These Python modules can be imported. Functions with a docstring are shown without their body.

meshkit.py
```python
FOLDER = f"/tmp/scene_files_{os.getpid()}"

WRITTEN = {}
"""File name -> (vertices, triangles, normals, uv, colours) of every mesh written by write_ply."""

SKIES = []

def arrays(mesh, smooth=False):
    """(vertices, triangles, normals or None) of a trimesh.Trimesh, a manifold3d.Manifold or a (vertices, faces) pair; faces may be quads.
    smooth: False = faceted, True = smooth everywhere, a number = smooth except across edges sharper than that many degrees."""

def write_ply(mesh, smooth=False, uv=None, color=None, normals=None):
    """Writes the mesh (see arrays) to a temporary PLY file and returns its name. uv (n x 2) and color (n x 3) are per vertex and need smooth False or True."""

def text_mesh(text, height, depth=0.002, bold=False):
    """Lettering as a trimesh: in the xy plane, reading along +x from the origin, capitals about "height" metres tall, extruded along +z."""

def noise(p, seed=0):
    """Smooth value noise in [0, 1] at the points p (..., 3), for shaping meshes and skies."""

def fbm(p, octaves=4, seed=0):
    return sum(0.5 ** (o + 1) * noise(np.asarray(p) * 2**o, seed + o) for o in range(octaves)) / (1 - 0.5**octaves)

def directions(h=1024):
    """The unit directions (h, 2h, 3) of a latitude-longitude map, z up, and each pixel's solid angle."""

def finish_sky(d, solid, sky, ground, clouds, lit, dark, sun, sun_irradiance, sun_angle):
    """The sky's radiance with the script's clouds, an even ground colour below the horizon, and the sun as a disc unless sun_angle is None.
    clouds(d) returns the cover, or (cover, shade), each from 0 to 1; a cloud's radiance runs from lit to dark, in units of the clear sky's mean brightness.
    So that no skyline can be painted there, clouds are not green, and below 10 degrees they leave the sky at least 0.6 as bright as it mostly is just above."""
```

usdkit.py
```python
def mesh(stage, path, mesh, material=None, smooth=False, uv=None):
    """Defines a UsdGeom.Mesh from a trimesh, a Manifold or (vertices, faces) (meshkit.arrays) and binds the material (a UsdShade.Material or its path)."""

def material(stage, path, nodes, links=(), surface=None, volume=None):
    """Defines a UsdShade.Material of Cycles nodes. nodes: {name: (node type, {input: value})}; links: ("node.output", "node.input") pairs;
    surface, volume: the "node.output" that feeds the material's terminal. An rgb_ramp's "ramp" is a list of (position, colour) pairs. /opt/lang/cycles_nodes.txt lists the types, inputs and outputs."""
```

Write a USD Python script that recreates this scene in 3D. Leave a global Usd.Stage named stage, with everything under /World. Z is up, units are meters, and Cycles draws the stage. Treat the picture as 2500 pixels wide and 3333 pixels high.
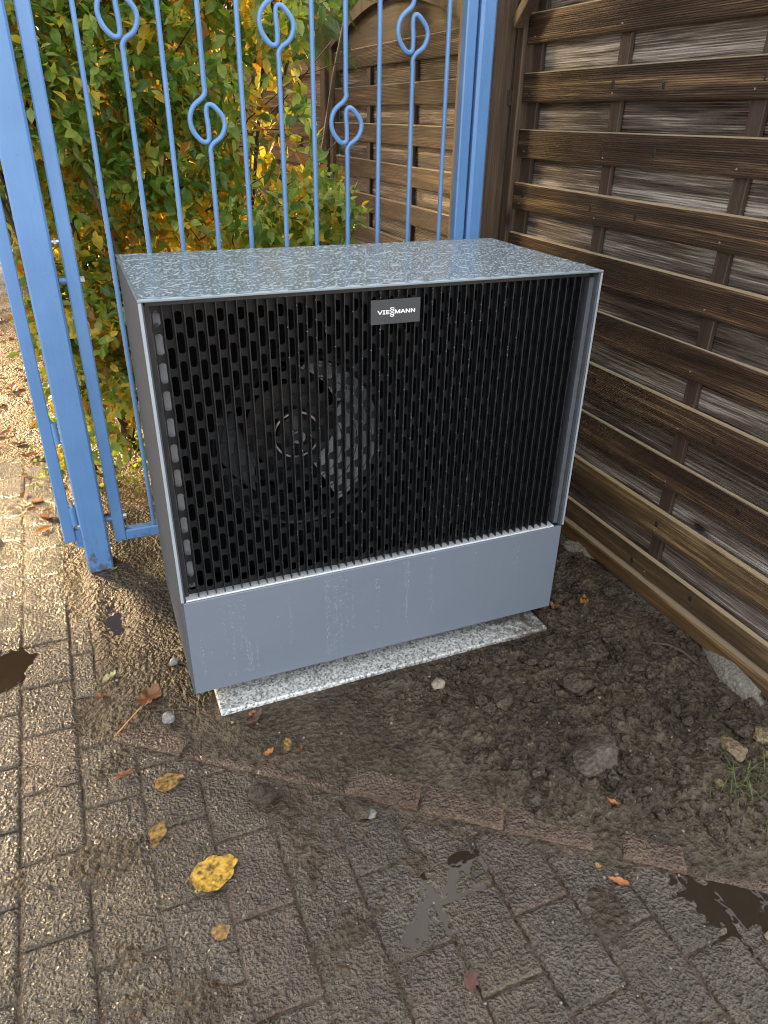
import math, numpy as np, trimesh, shapely
from shapely.geometry import Polygon, box as sbox, Point
from pxr import Usd, UsdGeom, UsdLux, UsdShade, Gf, Sdf, Vt
import usdkit, meshkit
from meshkit import noise, fbm

stage = Usd.Stage.CreateInMemory()
UsdGeom.SetStageUpAxis(stage, UsdGeom.Tokens.z)
UsdGeom.SetStageMetersPerUnit(stage, 1.0)
world = UsdGeom.Xform.Define(stage, '/World')
stage.SetDefaultPrim(world.GetPrim())
UsdGeom.Scope.Define(stage, '/World/Looks')
rng = np.random.default_rng(11)

# ------------------------------------------------------------------ camera
CAM = np.array([-0.1022476, -1.5515374, 1.4517773])
RIGHT = np.array([0.92554189, -0.37825203, 0.01725169])
DOWN = np.array([-0.16814245, -0.45139537, -0.87633916])
FWD = np.array([0.3392644, 0.80818786, -0.48138555])
cam = UsdGeom.Camera.Define(stage, '/World/camera')
mt = Gf.Matrix4d(*RIGHT, 0, *(-DOWN), 0, *(-FWD), 0, *CAM, 1)
cam.AddTransformOp().Set(mt)
cam.CreateHorizontalApertureAttr(36.0)
cam.CreateVerticalApertureAttr(48.0)
cam.CreateFocalLengthAttr(36.0 * 2336.08 / 2500.0)
cam.CreateClippingRangeAttr(Gf.Vec2f(0.02, 300))
EXPOSURE = 3.55
cam.CreateExposureAttr(EXPOSURE)

# ------------------------------------------------------------------ sky and sun
SUN_EL, SUN_DIR = math.radians(20), np.array([-0.57, 0.82])
SKY = 0.05
sky = UsdLux.DomeLight.Define(stage, '/World/sky')
sky.GetPrim().SetCustomDataByKey('kind', 'structure')
sky.GetPrim().SetCustomDataByKey('label', 'pale autumn daylight sky over the yard')
skym = usdkit.material(stage, '/World/Looks/sky_look', {
    'tc': ('texture_coordinate', {}),
    's': ('sky_texture', {'sky_type': 'single_scattering', 'sun_disc': False, 'sun_elevation': SUN_EL,
                          'sun_rotation': math.atan2(SUN_DIR[0], SUN_DIR[1]), 'altitude': 100.0}),
    'n': ('noise_texture', {'scale': 2.2, 'detail': 5.0, 'roughness': 0.55}),
    'r': ('rgb_ramp', {'ramp': [(0.36, (0.35, 0.35, 0.35)), (0.60, (0.95, 0.95, 0.95))]}),
    'm': ('mix', {'color2': (4.3, 4.15, 3.95)}),
    'b': ('background_shader', {'strength': SKY})},
    [('tc.generated', 'n.vector'), ('n.fac', 'r.fac'), ('r.color', 'm.fac'), ('s.color', 'm.color1'), ('m.color', 'b.color')],
    surface='b.background')
UsdShade.MaterialBindingAPI.Apply(sky.GetPrim()).Bind(skym)
sun = UsdLux.DistantLight.Define(stage, '/World/sun')
sun.CreateIntensityAttr(0.4); sun.CreateAngleAttr(10.0); sun.CreateNormalizeAttr(True)
sun.CreateColorAttr(Gf.Vec3f(1.0, 0.70, 0.36))
d = np.array([*(SUN_DIR / np.linalg.norm(SUN_DIR) * math.cos(SUN_EL)), math.sin(SUN_EL)])
zx = np.cross([0, 0, 1.0], d); zx /= np.linalg.norm(zx); zy = np.cross(d, zx)
sun.AddTransformOp().Set(Gf.Matrix4d(*zx, 0, *zy, 0, *d, 0, 0, 0, 12, 1))

# ------------------------------------------------------------------ materials
LOOKS = {}
def look(name, nodes, links=(), out='p.BSDF'):
    LOOKS[name] = usdkit.material(stage, '/World/Looks/' + name, nodes, links, surface=out)
    return LOOKS[name]
def plain(name, col, rough=0.5, **kw):
    """A coat of one colour with slight mottling and fine unevenness of gloss."""
    c = np.array(col); va = kw.pop('vary', 0.1)
    return look(name, {'g': ('geometry', {}), 'n': ('noise_texture', {'scale': kw.pop('scale', 9.0), 'detail': 5.0}),
        'r': ('rgb_ramp', {'ramp': [(0.3, tuple(c * (1 - va))), (0.7, tuple(np.minimum(c * (1 + va), 1)))]}),
        'rr': ('map_range', {'from_min': 0.3, 'from_max': 0.7, 'to_min': max(rough - 0.07, 0.02), 'to_max': rough + 0.08}),
        'p': ('principled_bsdf', kw)},
        [('g.position', 'n.vector'), ('n.fac', 'r.fac'), ('r.color', 'p.base_color'), ('n.fac', 'rr.value'), ('rr.result', 'p.roughness')])

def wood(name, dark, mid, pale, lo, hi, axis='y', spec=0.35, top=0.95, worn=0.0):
    sc = {'y': (30.0, 1.6, 42.0), 'z': (42.0, 42.0, 1.6), 'x': (1.6, 30, 42)}[axis]
    fine = {'y': (60.0, 5.0, 260.0), 'z': (260.0, 260.0, 5.0), 'x': (5, 60, 260)}[axis]
    nodes = {'g': ('geometry', {}), 'o': ('object_info', {}),
        'om': ('math', {'math_type': 'multiply', 'value2': 37.0}), 'oc': ('combine_xyz', {}),
        'ad': ('mix', {'mix_type': 'add', 'fac': 1.0}),
        'm1': ('mapping', {'scale': sc}), 'm2': ('mapping', {'scale': fine}), 'm3': ('mapping', {'scale': tuple(np.array(sc) * (0.2 if axis == 'y' else 0.25))}),
        'n1': ('noise_texture', {'scale': 1.0, 'detail': 5.0, 'roughness': 0.6, 'distortion': 0.6}),
        'n2': ('noise_texture', {'scale': 1.0, 'detail': 2.0, 'roughness': 0.6}),
        'n3': ('noise_texture', {'scale': 1.0, 'detail': 4.0, 'roughness': 0.6, 'distortion': 1.2}),
        'mx': ('mix', {'fac': 0.5}), 'mx2': ('mix', {'fac': 0.30}),
        'r': ('rgb_ramp', {'ramp': [(lo, dark), ((lo + hi) / 2, mid), (hi, pale)]}),
        # knots: sparse dark ellipses
        'mk': ('mapping', {'scale': {'y': (0.02, 2.6, 5.6), 'z': (5.6, 5.6, 2.6), 'x': (2.6, .02, 5.6)}[axis]}),
        'v': ('voronoi_texture', {'scale': 1.0, 'randomness': 1.0}),
        'rk': ('rgb_ramp', {'ramp': [(0.05, (0.12, 0.1, 0.1)), (0.075, (0.45, 0.45, 0.45)), (0.16, (1, 1, 1))]}),
        'mu': ('mix', {'mix_type': 'multiply', 'fac': 1.0}),
        'sn': ('separate_xyz', {}), 'tn': ('map_range', {'from_min': 0.965, 'from_max': 0.99, 'to_min': 0.0, 'to_max': top, 'clamp': True}), 'te': ('mix', {'color2': (0.42, 0.33, 0.22)}),  # upward faces paler: weathering, and caught sky light put into the colour
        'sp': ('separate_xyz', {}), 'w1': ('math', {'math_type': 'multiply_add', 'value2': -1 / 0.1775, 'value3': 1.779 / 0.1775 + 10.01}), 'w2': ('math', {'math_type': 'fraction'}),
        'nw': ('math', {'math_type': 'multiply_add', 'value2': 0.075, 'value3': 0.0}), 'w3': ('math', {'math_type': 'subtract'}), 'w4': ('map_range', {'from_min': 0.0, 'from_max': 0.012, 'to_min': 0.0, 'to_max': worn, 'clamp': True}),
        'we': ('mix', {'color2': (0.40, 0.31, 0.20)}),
        'b': ('bump', {'strength': 0.6, 'distance': 0.005}),
        'p': ('principled_bsdf', {'roughness': 0.5, 'specular_ior_level': spec})}
    links = [('o.random', 'om.value1'), ('om.value', 'oc.x'), ('om.value', 'oc.y'), ('om.value', 'oc.z'), ('g.position', 'ad.color1'), ('oc.vector', 'ad.color2'),
        ('ad.color', 'm1.vector'), ('ad.color', 'm2.vector'), ('ad.color', 'm3.vector'), ('ad.color', 'mk.vector'),
        ('m1.vector', 'n1.vector'), ('m2.vector', 'n2.vector'), ('m3.vector', 'n3.vector'),
        ('n1.fac', 'mx.color1'), ('n3.fac', 'mx.color2'), ('mx.color', 'mx2.color1'), ('n2.fac', 'mx2.color2'), ('mx2.color', 'r.fac'),
        ('mk.vector', 'v.vector'), ('v.distance', 'rk.fac'), ('r.color', 'mu.color1'), ('rk.color', 'mu.color2'),
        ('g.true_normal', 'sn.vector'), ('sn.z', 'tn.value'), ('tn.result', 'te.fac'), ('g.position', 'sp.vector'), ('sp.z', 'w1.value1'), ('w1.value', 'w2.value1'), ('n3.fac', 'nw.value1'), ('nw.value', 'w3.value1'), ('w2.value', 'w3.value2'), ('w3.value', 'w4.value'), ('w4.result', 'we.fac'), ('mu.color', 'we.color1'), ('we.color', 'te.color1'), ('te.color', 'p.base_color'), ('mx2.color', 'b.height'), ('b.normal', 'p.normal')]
    return look(name, nodes, links)

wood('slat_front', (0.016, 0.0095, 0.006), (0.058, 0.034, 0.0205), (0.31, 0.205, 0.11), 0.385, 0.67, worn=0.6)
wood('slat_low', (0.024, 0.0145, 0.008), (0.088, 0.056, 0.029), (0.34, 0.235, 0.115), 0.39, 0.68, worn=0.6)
wood('slat_back', (0.026, 0.016, 0.011), (0.125, 0.101, 0.083), (0.47, 0.425, 0.38), 0.41, 0.62)
wood('batten_wood', (0.02, 0.013, 0.01), (0.05, 0.033, 0.024), (0.10, 0.07, 0.05), 0.35, 0.7, 'z')
wood('post_wood', (0.025, 0.015, 0.010), (0.075, 0.050, 0.032), (0.16, 0.11, 0.075), 0.36, 0.68, 'z')
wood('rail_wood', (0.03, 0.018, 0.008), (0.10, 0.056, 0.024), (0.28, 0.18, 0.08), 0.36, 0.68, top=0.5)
wood('slat_warm', (0.07, 0.045, 0.025), (0.20, 0.125, 0.06), (0.40, 0.28, 0.16), 0.36, 0.66)  # paler orange copy of the slat wood, sunlight put into the colour
look('gate_blue', {'g': ('geometry', {}), 'n': ('noise_texture', {'scale': 5.0, 'detail': 4.0}), 'r': ('rgb_ramp', {'ramp': [(0.3, (0.080, 0.190, 0.405)), (0.7, (0.108, 0.238, 0.475))]}),
    'ms': ('mapping', {'scale': (60.0, 60.0, 5.0)}), 'n2': ('noise_texture', {'scale': 1.0, 'detail': 4.0, 'roughness': 0.6}), 'b': ('bump', {'strength': 0.22, 'distance': 0.004}),
    'v': ('noise_texture', {'scale': 75.0, 'detail': 3.0, 'roughness': 0.7}), 'rc': ('rgb_ramp', {'ramp': [(0.71, (0, 0, 0)), (0.74, (0.85, 0.85, 0.85))]}), 'mc': ('mix', {'color2': (0.055, 0.045, 0.04)}),
    'sx': ('separate_xyz', {}), 'mz': ('map_range', {'from_min': 0.02, 'from_max': 0.22, 'to_min': 0.22, 'to_max': 0.0, 'clamp': True}), 'ad': ('math', {'math_type': 'add'}), 'n4': ('noise_texture', {'scale': 32.0, 'detail': 5.0, 'roughness': 0.7}),
    'rd': ('rgb_ramp', {'ramp': [(0.66, (0, 0, 0)), (0.78, (0.8, 0.8, 0.8))]}), 'md': ('mix', {'color2': (0.075, 0.060, 0.045)}),
    'rr': ('map_range', {'from_min': 0.3, 'from_max': 0.7, 'to_min': 0.26, 'to_max': 0.46}), 'p': ('principled_bsdf', {'coat_weight': 0.25, 'coat_roughness': 0.2})},
    [('g.position', 'n.vector'), ('n.fac', 'r.fac'), ('g.position', 'ms.vector'), ('ms.vector', 'n2.vector'), ('n2.fac', 'b.height'), ('b.normal', 'p.normal'), ('g.position', 'v.vector'), ('v.fac', 'rc.fac'), ('rc.color', 'mc.fac'), ('r.color', 'mc.color1'),
     ('g.position', 'sx.vector'), ('sx.z', 'mz.value'), ('mz.result', 'ad.value1'), ('g.position', 'n4.vector'), ('n4.fac', 'ad.value2'), ('ad.value', 'rd.fac'), ('rd.color', 'md.fac'), ('mc.color', 'md.color1'), ('md.color', 'p.base_color'), ('n2.fac', 'rr.value'), ('rr.result', 'p.roughness')])
plain('zinc', (0.55, 0.57, 0.58), 0.3, metallic=0.9)
plain('case_metal', (0.145, 0.172, 0.216), 0.36, vary=0.015, scale=2.5, metallic=0.25)
plain('case_lid', (0.21, 0.255, 0.29), 0.22, vary=0.04, scale=14.0, metallic=0.3)
plain('case_side', (0.080, 0.088, 0.103), 0.75, scale=40.0, specular_ior_level=0.05)
plain('case_edge', (0.30, 0.35, 0.40), 0.35, metallic=0.3)
plain('grille_black', (0.0085, 0.0095, 0.0115), 0.30, scale=20.0)
plain('grille_plate', (0.0065, 0.0072, 0.0085), 0.42, scale=20.0, specular_ior_level=0.3)
plain('inner_black', (0.003, 0.003, 0.0033), 0.7, specular_ior_level=0.08)
plain('fan_blade_grey', (0.012, 0.012, 0.013), 0.36)
plain('lit_crescent_grey', (0.62, 0.64, 0.68), 0.3, specular_ior_level=0.7)  # pale counterpart of the black shroud, its lit side put into the colour
plain('fan_black', (0.008, 0.008, 0.009), 0.3)
plain('frame_grey', (0.33, 0.34, 0.36), 0.45)
plain('badge_grey', (0.035, 0.038, 0.043), 0.45)
plain('badge_white', (0.85, 0.86, 0.88), 0.4)
plain('chrome_ring', (0.75, 0.75, 0.76), 0.18, metallic=1.0)
plain('logo_grey', (0.30, 0.30, 0.31), 0.4)
plain('rubber_black', (0.015, 0.015, 0.015), 0.5)
look('water_drop', {'p': ('principled_bsdf', {'base_color': (0.20, 0.245, 0.28), 'roughness': 0.04, 'metallic': 0.25, 'specular_ior_level': 0.7})})
look('mist_drop', {'p': ('principled_bsdf', {'base_color': (0.27, 0.31, 0.37), 'roughness': 0.1, 'specular_ior_level': 0.7})})
look('sill_metal', {'g': ('geometry', {}), 'v': ('voronoi_texture', {'scale': 190.0}), 'r': ('rgb_ramp', {'ramp': [(0.18, (0.25, 0.27, 0.30)), (0.3, (0.62, 0.66, 0.70))]}),
    'p': ('principled_bsdf', {'roughness': 0.3, 'metallic': 0.2})}, [('g.position', 'v.vector'), ('v.distance', 'r.fac'), ('r.color', 'p.base_color')])
look('granite', {'g': ('geometry', {}), 'v': ('voronoi_texture', {'scale': 190.0}), 'n': ('noise_texture', {'scale': 260.0, 'detail': 3.0, 'roughness': 0.7}),
    'n2': ('noise_texture', {'scale': 9.0, 'detail': 4.0}), 'ma': ('mix', {'fac': 0.6}),
    'r': ('rgb_ramp', {'ramp': [(0.30, (0.06, 0.065, 0.06)), (0.42, (0.26, 0.27, 0.265)), (0.55, (0.55, 0.57, 0.56)), (0.75, (0.74, 0.76, 0.75))]}),
    'sx': ('separate_xyz', {}), 'mr': ('map_range', {'from_min': 0.62, 'from_max': 1.06, 'to_min': -0.06, 'to_max': 0.31, 'clamp': True}),
    'mm': ('math', {'math_type': 'add'}), 'rd': ('rgb_ramp', {'ramp': [(0.66, (0, 0, 0)), (0.86, (0.9, 0.9, 0.9))]}), 'n3': ('noise_texture', {'scale': 45.0, 'detail': 5.0, 'roughness': 0.7}),
    'md': ('mix', {'color2': (0.07, 0.058, 0.042)}),
    'b': ('bump', {'strength': 0.3, 'distance': 0.002}), 'p': ('principled_bsdf', {'roughness': 0.35})},
    [('g.position', 'v.vector'), ('g.position', 'n.vector'), ('g.position', 'n2.vector'), ('v.color', 'ma.color1'), ('n.fac', 'ma.color2'), ('ma.color', 'r.fac'), ('g.position', 'sx.vector'),
     ('g.position', 'n3.vector'), ('sx.x', 'mr.value'), ('mr.result', 'mm.value1'), ('n3.fac', 'mm.value2'), ('mm.value', 'rd.fac'), ('rd.color', 'md.fac'), ('r.color', 'md.color1'),
     ('md.color', 'p.base_color'), ('n.fac', 'b.height'), ('b.normal', 'p.normal')])

def earth(name, dark, mid, pale, wet_lo, wet_hi, bump=0.9, grit=(0.55, 0.48, 0.38), sc=1.0, wet=0.0, spec=0.6):
    return look(name, {'g': ('geometry', {}),
        'n1': ('noise_texture', {'scale': 5.0 * sc, 'detail': 6.0, 'roughness': 0.65}), 'n2': ('noise_texture', {'scale': 46.0 * sc, 'detail': 3.0, 'roughness': 0.6}),
        'n3': ('noise_texture', {'scale': 3.1 * sc, 'detail': 3.0}), 'mx': ('mix', {'fac': 0.62}),
        'r': ('rgb_ramp', {'ramp': [(0.36, dark), (0.5, mid), (0.66, pale)]}),
        'v': ('voronoi_texture', {'scale': 75.0 * sc}), 'rg': ('rgb_ramp', {'ramp': [(0.06, (1, 1, 1)), (0.12, (0, 0, 0))]}), 'vb': ('rgb_to_bw', {}),
        'rs': ('rgb_ramp', {'ramp': [(0.76, (0, 0, 0)), (0.80, (0.8, 0.8, 0.8))]}), 'mg': ('math', {'math_type': 'multiply'}),
        'mc': ('mix', {'color2': grit}),
        'rr': ('map_range', {'from_min': 0.35, 'from_max': 0.65, 'to_min': wet_lo, 'to_max': wet_hi, 'clamp': True}),
        'n5': ('noise_texture', {'scale': 82.0 * sc, 'detail': 2.0, 'roughness': 0.5}), 'hm': ('mix', {'fac': 0.5}), 'hc': ('map_range', {'from_min': 0.36, 'from_max': 0.64, 'to_min': 0.0, 'to_max': 1.0}),
        'b': ('bump', {'strength': bump, 'distance': 0.010}), 'p': ('principled_bsdf', {'specular_ior_level': spec, 'coat_weight': wet, 'coat_roughness': 0.10, 'coat_ior': 1.5})},
        [('g.position', x + '.vector') for x in ('n1', 'n2', 'n3', 'v', 'n5')] + [('n1.fac', 'mx.color1'), ('hm.color', 'mx.color2'), ('mx.color', 'r.fac'),
         ('v.distance', 'rg.fac'), ('v.color', 'vb.color'), ('vb.val', 'rs.fac'), ('rg.color', 'mg.value1'), ('rs.color', 'mg.value2'), ('mg.value', 'mc.fac'),
         ('r.color', 'mc.color1'), ('mc.color', 'p.base_color'), ('n3.fac', 'rr.value'), ('rr.result', 'p.roughness'), ('n2.fac', 'hm.color1'), ('n5.fac', 'hm.color2'), ('hm.color', 'hc.value'), ('hc.result', 'b.height'), ('b.normal', 'p.normal'), ('b.normal', 'p.coat_normal')])
earth('soil_look', (0.019, 0.0135, 0.0085), (0.056, 0.042, 0.0275), (0.125, 0.098, 0.068), 0.34, 0.60, 0.9, spec=0.32)
earth('clod_look', (0.015, 0.011, 0.0075), (0.044, 0.033, 0.0225), (0.10, 0.078, 0.056), 0.35, 0.6, 1.0, spec=0.35)
earth('clod_grey', (0.028, 0.022, 0.016), (0.075, 0.061, 0.047), (0.14, 0.118, 0.094), 0.4, 0.65, 0.7, spec=0.35)  # lighter, greyer copy of clod_look: the lit top put into the colour
earth('dirt_look', (0.075, 0.046, 0.024), (0.15, 0.095, 0.05), (0.23, 0.155, 0.09), 0.35, 0.6, 0.8)
earth('sand_lump', (0.07, 0.05, 0.028), (0.17, 0.125, 0.068), (0.33, 0.25, 0.14), 0.6, 0.8, 1.0)
earth('concrete_look', (0.10, 0.095, 0.075), (0.17, 0.16, 0.13), (0.25, 0.24, 0.2), 0.6, 0.85, 0.8, sc=1.6)
for nm, dk, md_, pl in [('paver_a', (0.020, 0.0145, 0.009), (0.060, 0.046, 0.030), (0.15, 0.119, 0.083)), ('paver_b', (0.020, 0.0155, 0.0105), (0.058, 0.046, 0.033), (0.145, 0.119, 0.089)),
                        ('paver_red', (0.026, 0.017, 0.0115), (0.066, 0.046, 0.033), (0.15, 0.114, 0.084)), ('edging_red', (0.030, 0.017, 0.010), (0.085, 0.052, 0.033), (0.17, 0.115, 0.078))]:
    earth(nm, dk, md_, pl, 0.12, 0.30, 0.85, (0.36, 0.30, 0.21), 1.8, 0.42, 0.5)
look('murky_water', {'g': ('geometry', {}), 'n': ('noise_texture', {'scale': 30.0}), 'b': ('bump', {'strength': 0.03, 'distance': 0.01}),
    'p': ('principled_bsdf', {'base_color': (0.026, 0.019, 0.0125), 'roughness': 0.01, 'ior': 1.45, 'specular_ior_level': 0.6})},
    [('g.position', 'n.vector'), ('n.fac', 'b.height'), ('b.normal', 'p.normal')])

def leaf_look(name, top, vary=0.35, trans=0.45, rough=0.26, tcol=None, nsc=26.0):
    c = np.array(top); t = np.array(tcol if tcol is not None else c * np.array([1.7, 1.5, 0.6]))
    return look(name, {'g': ('geometry', {}), 'n': ('noise_texture', {'scale': nsc, 'detail': 3.0}),
        'r': ('rgb_ramp', {'ramp': [(0.3, tuple(c * (1 - vary))), (0.7, tuple(np.minimum(c * (1 + vary), 1)))]}),
        'p': ('principled_bsdf', {'roughness': rough, 'specular_ior_level': 0.5}), 't': ('translucent_bsdf', {'color': tuple(np.minimum(t, 1))}), 'm': ('mix_closure', {'fac': trans})},
        [('g.position', 'n.vector'), ('n.fac', 'r.fac'), ('r.color', 'p.base_color'), ('p.BSDF', 'm.closure1'), ('t.BSDF', 'm.closure2')], 'm.closure')
leaf_look('leaf_dark', (0.070, 0.14, 0.034), tcol=(0.26, 0.40, 0.04))
leaf_look('leaf_mid', (0.135, 0.235, 0.046), tcol=(0.50, 0.62, 0.05))
leaf_look('leaf_light', (0.30, 0.40, 0.11), tcol=(0.75, 0.75, 0.10))
leaf_look('leaf_yellow', (0.58, 0.44, 0.055), tcol=(0.9, 0.66, 0.05))
leaf_look('leaf_orange', (0.30, 0.15, 0.03), tcol=(0.75, 0.36, 0.05))
leaf_look('leaf_gold', (0.42, 0.28, 0.04), tcol=(0.9, 0.55, 0.06), trans=0.5)
leaf_look('thuja_green', (0.10, 0.175, 0.05), trans=0.2, rough=0.5)
leaf_look('dead_brown', (0.17, 0.068, 0.025), trans=0.1, rough=0.35)
leaf_look('dead_dark', (0.07, 0.035, 0.02), trans=0.05, rough=0.35)
leaf_look('dead_red', (0.085, 0.030, 0.018), trans=0.05, rough=0.3, nsc=90.0)
leaf_look('dead_orange', (0.33, 0.13, 0.04), trans=0.12, rough=0.35)
leaf_look('wet_yellow', (0.36, 0.22, 0.035), vary=0.85, trans=0.0, rough=0.25, nsc=110.0)
leaf_look('wet_ochre', (0.19, 0.115, 0.035), vary=0.85, trans=0.0, rough=0.25, nsc=110.0)
leaf_look('pale_scrap', (0.48, 0.46, 0.26), trans=0.1, rough=0.5)
leaf_look('grass_green', (0.11, 0.15, 0.04), trans=0.3, rough=0.45)
plain('knot_dark', (0.010, 0.007, 0.006), 0.6)
plain('bark', (0.05, 0.036, 0.024), 0.7)
plain('stem_orange', (0.42, 0.20, 0.05), 0.4)
plain('pale_stone', (0.17, 0.168, 0.16), 0.5, scale=90.0)
plain('tan_stone', (0.22, 0.18, 0.13), 0.5, scale=90.0)

# ------------------------------------------------------------------ builders
USED = set()
def free(parent, name):
    p, k = f'{parent}/{name}', 0
    while p in USED:
        k += 1; p = f'{parent}/{name}_{k:03d}'
    USED.add(p); return p
BASE = {}
def tag(prim, label=None, cat=None, group=None, kind=None):
    for k, v in (('label', label), ('category', cat), ('group', group), ('kind', kind)):
        if v: prim.SetCustomDataByKey(k, v)
    return prim
def thing(name, label=None, cat=None, loc=(0, 0, 0), group=None, kind=None):
    path = free('/World', name)
    x = UsdGeom.Xform.Define(stage, path); x.AddTranslateOp().Set(Gf.Vec3d(*map(float, loc)))
    BASE[path] = np.array(loc, float)
    tag(x.GetPrim(), label, cat, group, kind)
    return path
def group_part(parent, name):
    path = free(parent, name); UsdGeom.Xform.Define(stage, path); BASE[path] = BASE[parent]; return path
def part(parent, name, mesh, mat, smooth=False, label=None, kind=None):
    """One Mesh prim under parent; the mesh is given in world coordinates."""
    path = free(parent, name); base = BASE[parent]
    v, f, n = meshkit.arrays(mesh, smooth)
    m = usdkit.mesh(stage, path, (v - base, f), LOOKS[mat])
    if n is not None:
        m.CreateNormalsAttr(Vt.Vec3fArray.FromNumpy(n.astype(np.float32))); m.SetNormalsInterpolation('vertex')
    BASE[path] = base
    tag(m.GetPrim(), label, None, None, kind)
    return path
def lone(name, mesh, mat, label, cat, smooth=False, group=None, kind=None):
    """A top-level thing that is one mesh, with its origin at its base."""
    path = free('/World', name)
    v, f, n = meshkit.arrays(mesh, smooth)
    base = np.array([(v[:, 0].min() + v[:, 0].max()) / 2, (v[:, 1].min() + v[:, 1].max()) / 2, v[:, 2].min()])
    m = usdkit.mesh(stage, path, (v - base, f), LOOKS[mat])
    if n is not None:
        m.CreateNormalsAttr(Vt.Vec3fArray.FromNumpy(n.astype(np.float32))); m.SetNormalsInterpolation('vertex')
    UsdGeom.Xformable(m).AddTranslateOp().Set(Gf.Vec3d(*map(float, base)))
    tag(m.GetPrim(), label, cat, group, kind)
    return path
def bx(x0, x1, y0, y1, z0, z1, ch=0.0):
    """A box, its edges chamfered by ch."""
    if ch <= 0:
        m = trimesh.creation.box((x1 - x0, y1 - y0, z1 - z0)); m.apply_translation(((x0 + x1) / 2, (y0 + y1) / 2, (z0 + z1) / 2)); return m
    pts = []
    for ax in range(3):
        for s in np.ndindex(2, 2, 2):
            p = []
            for k, (a, b) in enumerate(((x0, x1), (y0, y1), (z0, z1))):
                q = 0 if k == ax else ch
                p.append(b - q if s[k] else a + q)
            pts.append(p)
    return trimesh.convex.convex_hull(np.array(pts))
def cat_(ms): return trimesh.util.concatenate(ms)
def tube(path, r, n=8, cap=True):
    """A tube along a polyline; r one radius or one for each point."""
    P = np.asarray(path, float); r = np.broadcast_to(r, len(P))
    T = np.gradient(P, axis=0); T /= np.linalg.norm(T, axis=1)[:, None] + 1e-12
    u = np.cross(T[0], [0.3, 0.9, 0.31]); u /= np.linalg.norm(u); U = []
    for t in T:
        u = u - t * (u @ t); u /= np.linalg.norm(u) + 1e-12; U.append(u)
    U = np.array(U); W = np.cross(T, U); a = np.arange(n) / n * 2 * np.pi
    V = (P[:, None] + r[:, None, None] * (np.cos(a)[None, :, None] * U[:, None] + np.sin(a)[None, :, None] * W[:, None])).reshape(-1, 3)
    F = []
    for i in range(len(P) - 1):
        for j in range(n):
            a0, a1, b0, b1 = i * n + j, i * n + (j + 1) % n, (i + 1) * n + j, (i + 1) * n + (j + 1) % n
            F += [[a0, a1, b1], [a0, b1, b0]]
    if cap:
        V = np.vstack([V, P[0], P[-1]]); k = len(V) - 2
        for j in range(n):
            F += [[k, (j + 1) % n, j], [k + 1, (len(P) - 1) * n + j, (len(P) - 1) * n + (j + 1) % n]]
    return trimesh.Trimesh(V, F, process=False)
def cyl(p0, p1, r, n=16):
    return trimesh.creation.cylinder(radius=r, segment=[p0, p1], sections=n)
def rock(c, size, seed, flat=0.6, rough=0.35, sub=2):
    m = trimesh.creation.icosphere(subdivisions=sub); v = m.vertices
    n = fbm(v * 1.6 + seed * 7.3, 3, seed) - 0.5; n2 = fbm(v * 5 + seed * 3.1, 3, seed + 5) - 0.5
    v = v * (1 + rough * 2 * n + rough * 0.8 * n2)[:, None] * np.array(size) * np.array([1, 1, flat])
    a = seed * 1.7; R = np.array([[math.cos(a), -math.sin(a), 0], [math.sin(a), math.cos(a), 0], [0, 0, 1]])
    return trimesh.Trimesh(v @ R.T + np.array(c), m.faces, process=False)
def smooth01(x): x = np.clip(x, 0, 1); return x * x * (3 - 2 * x)

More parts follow.
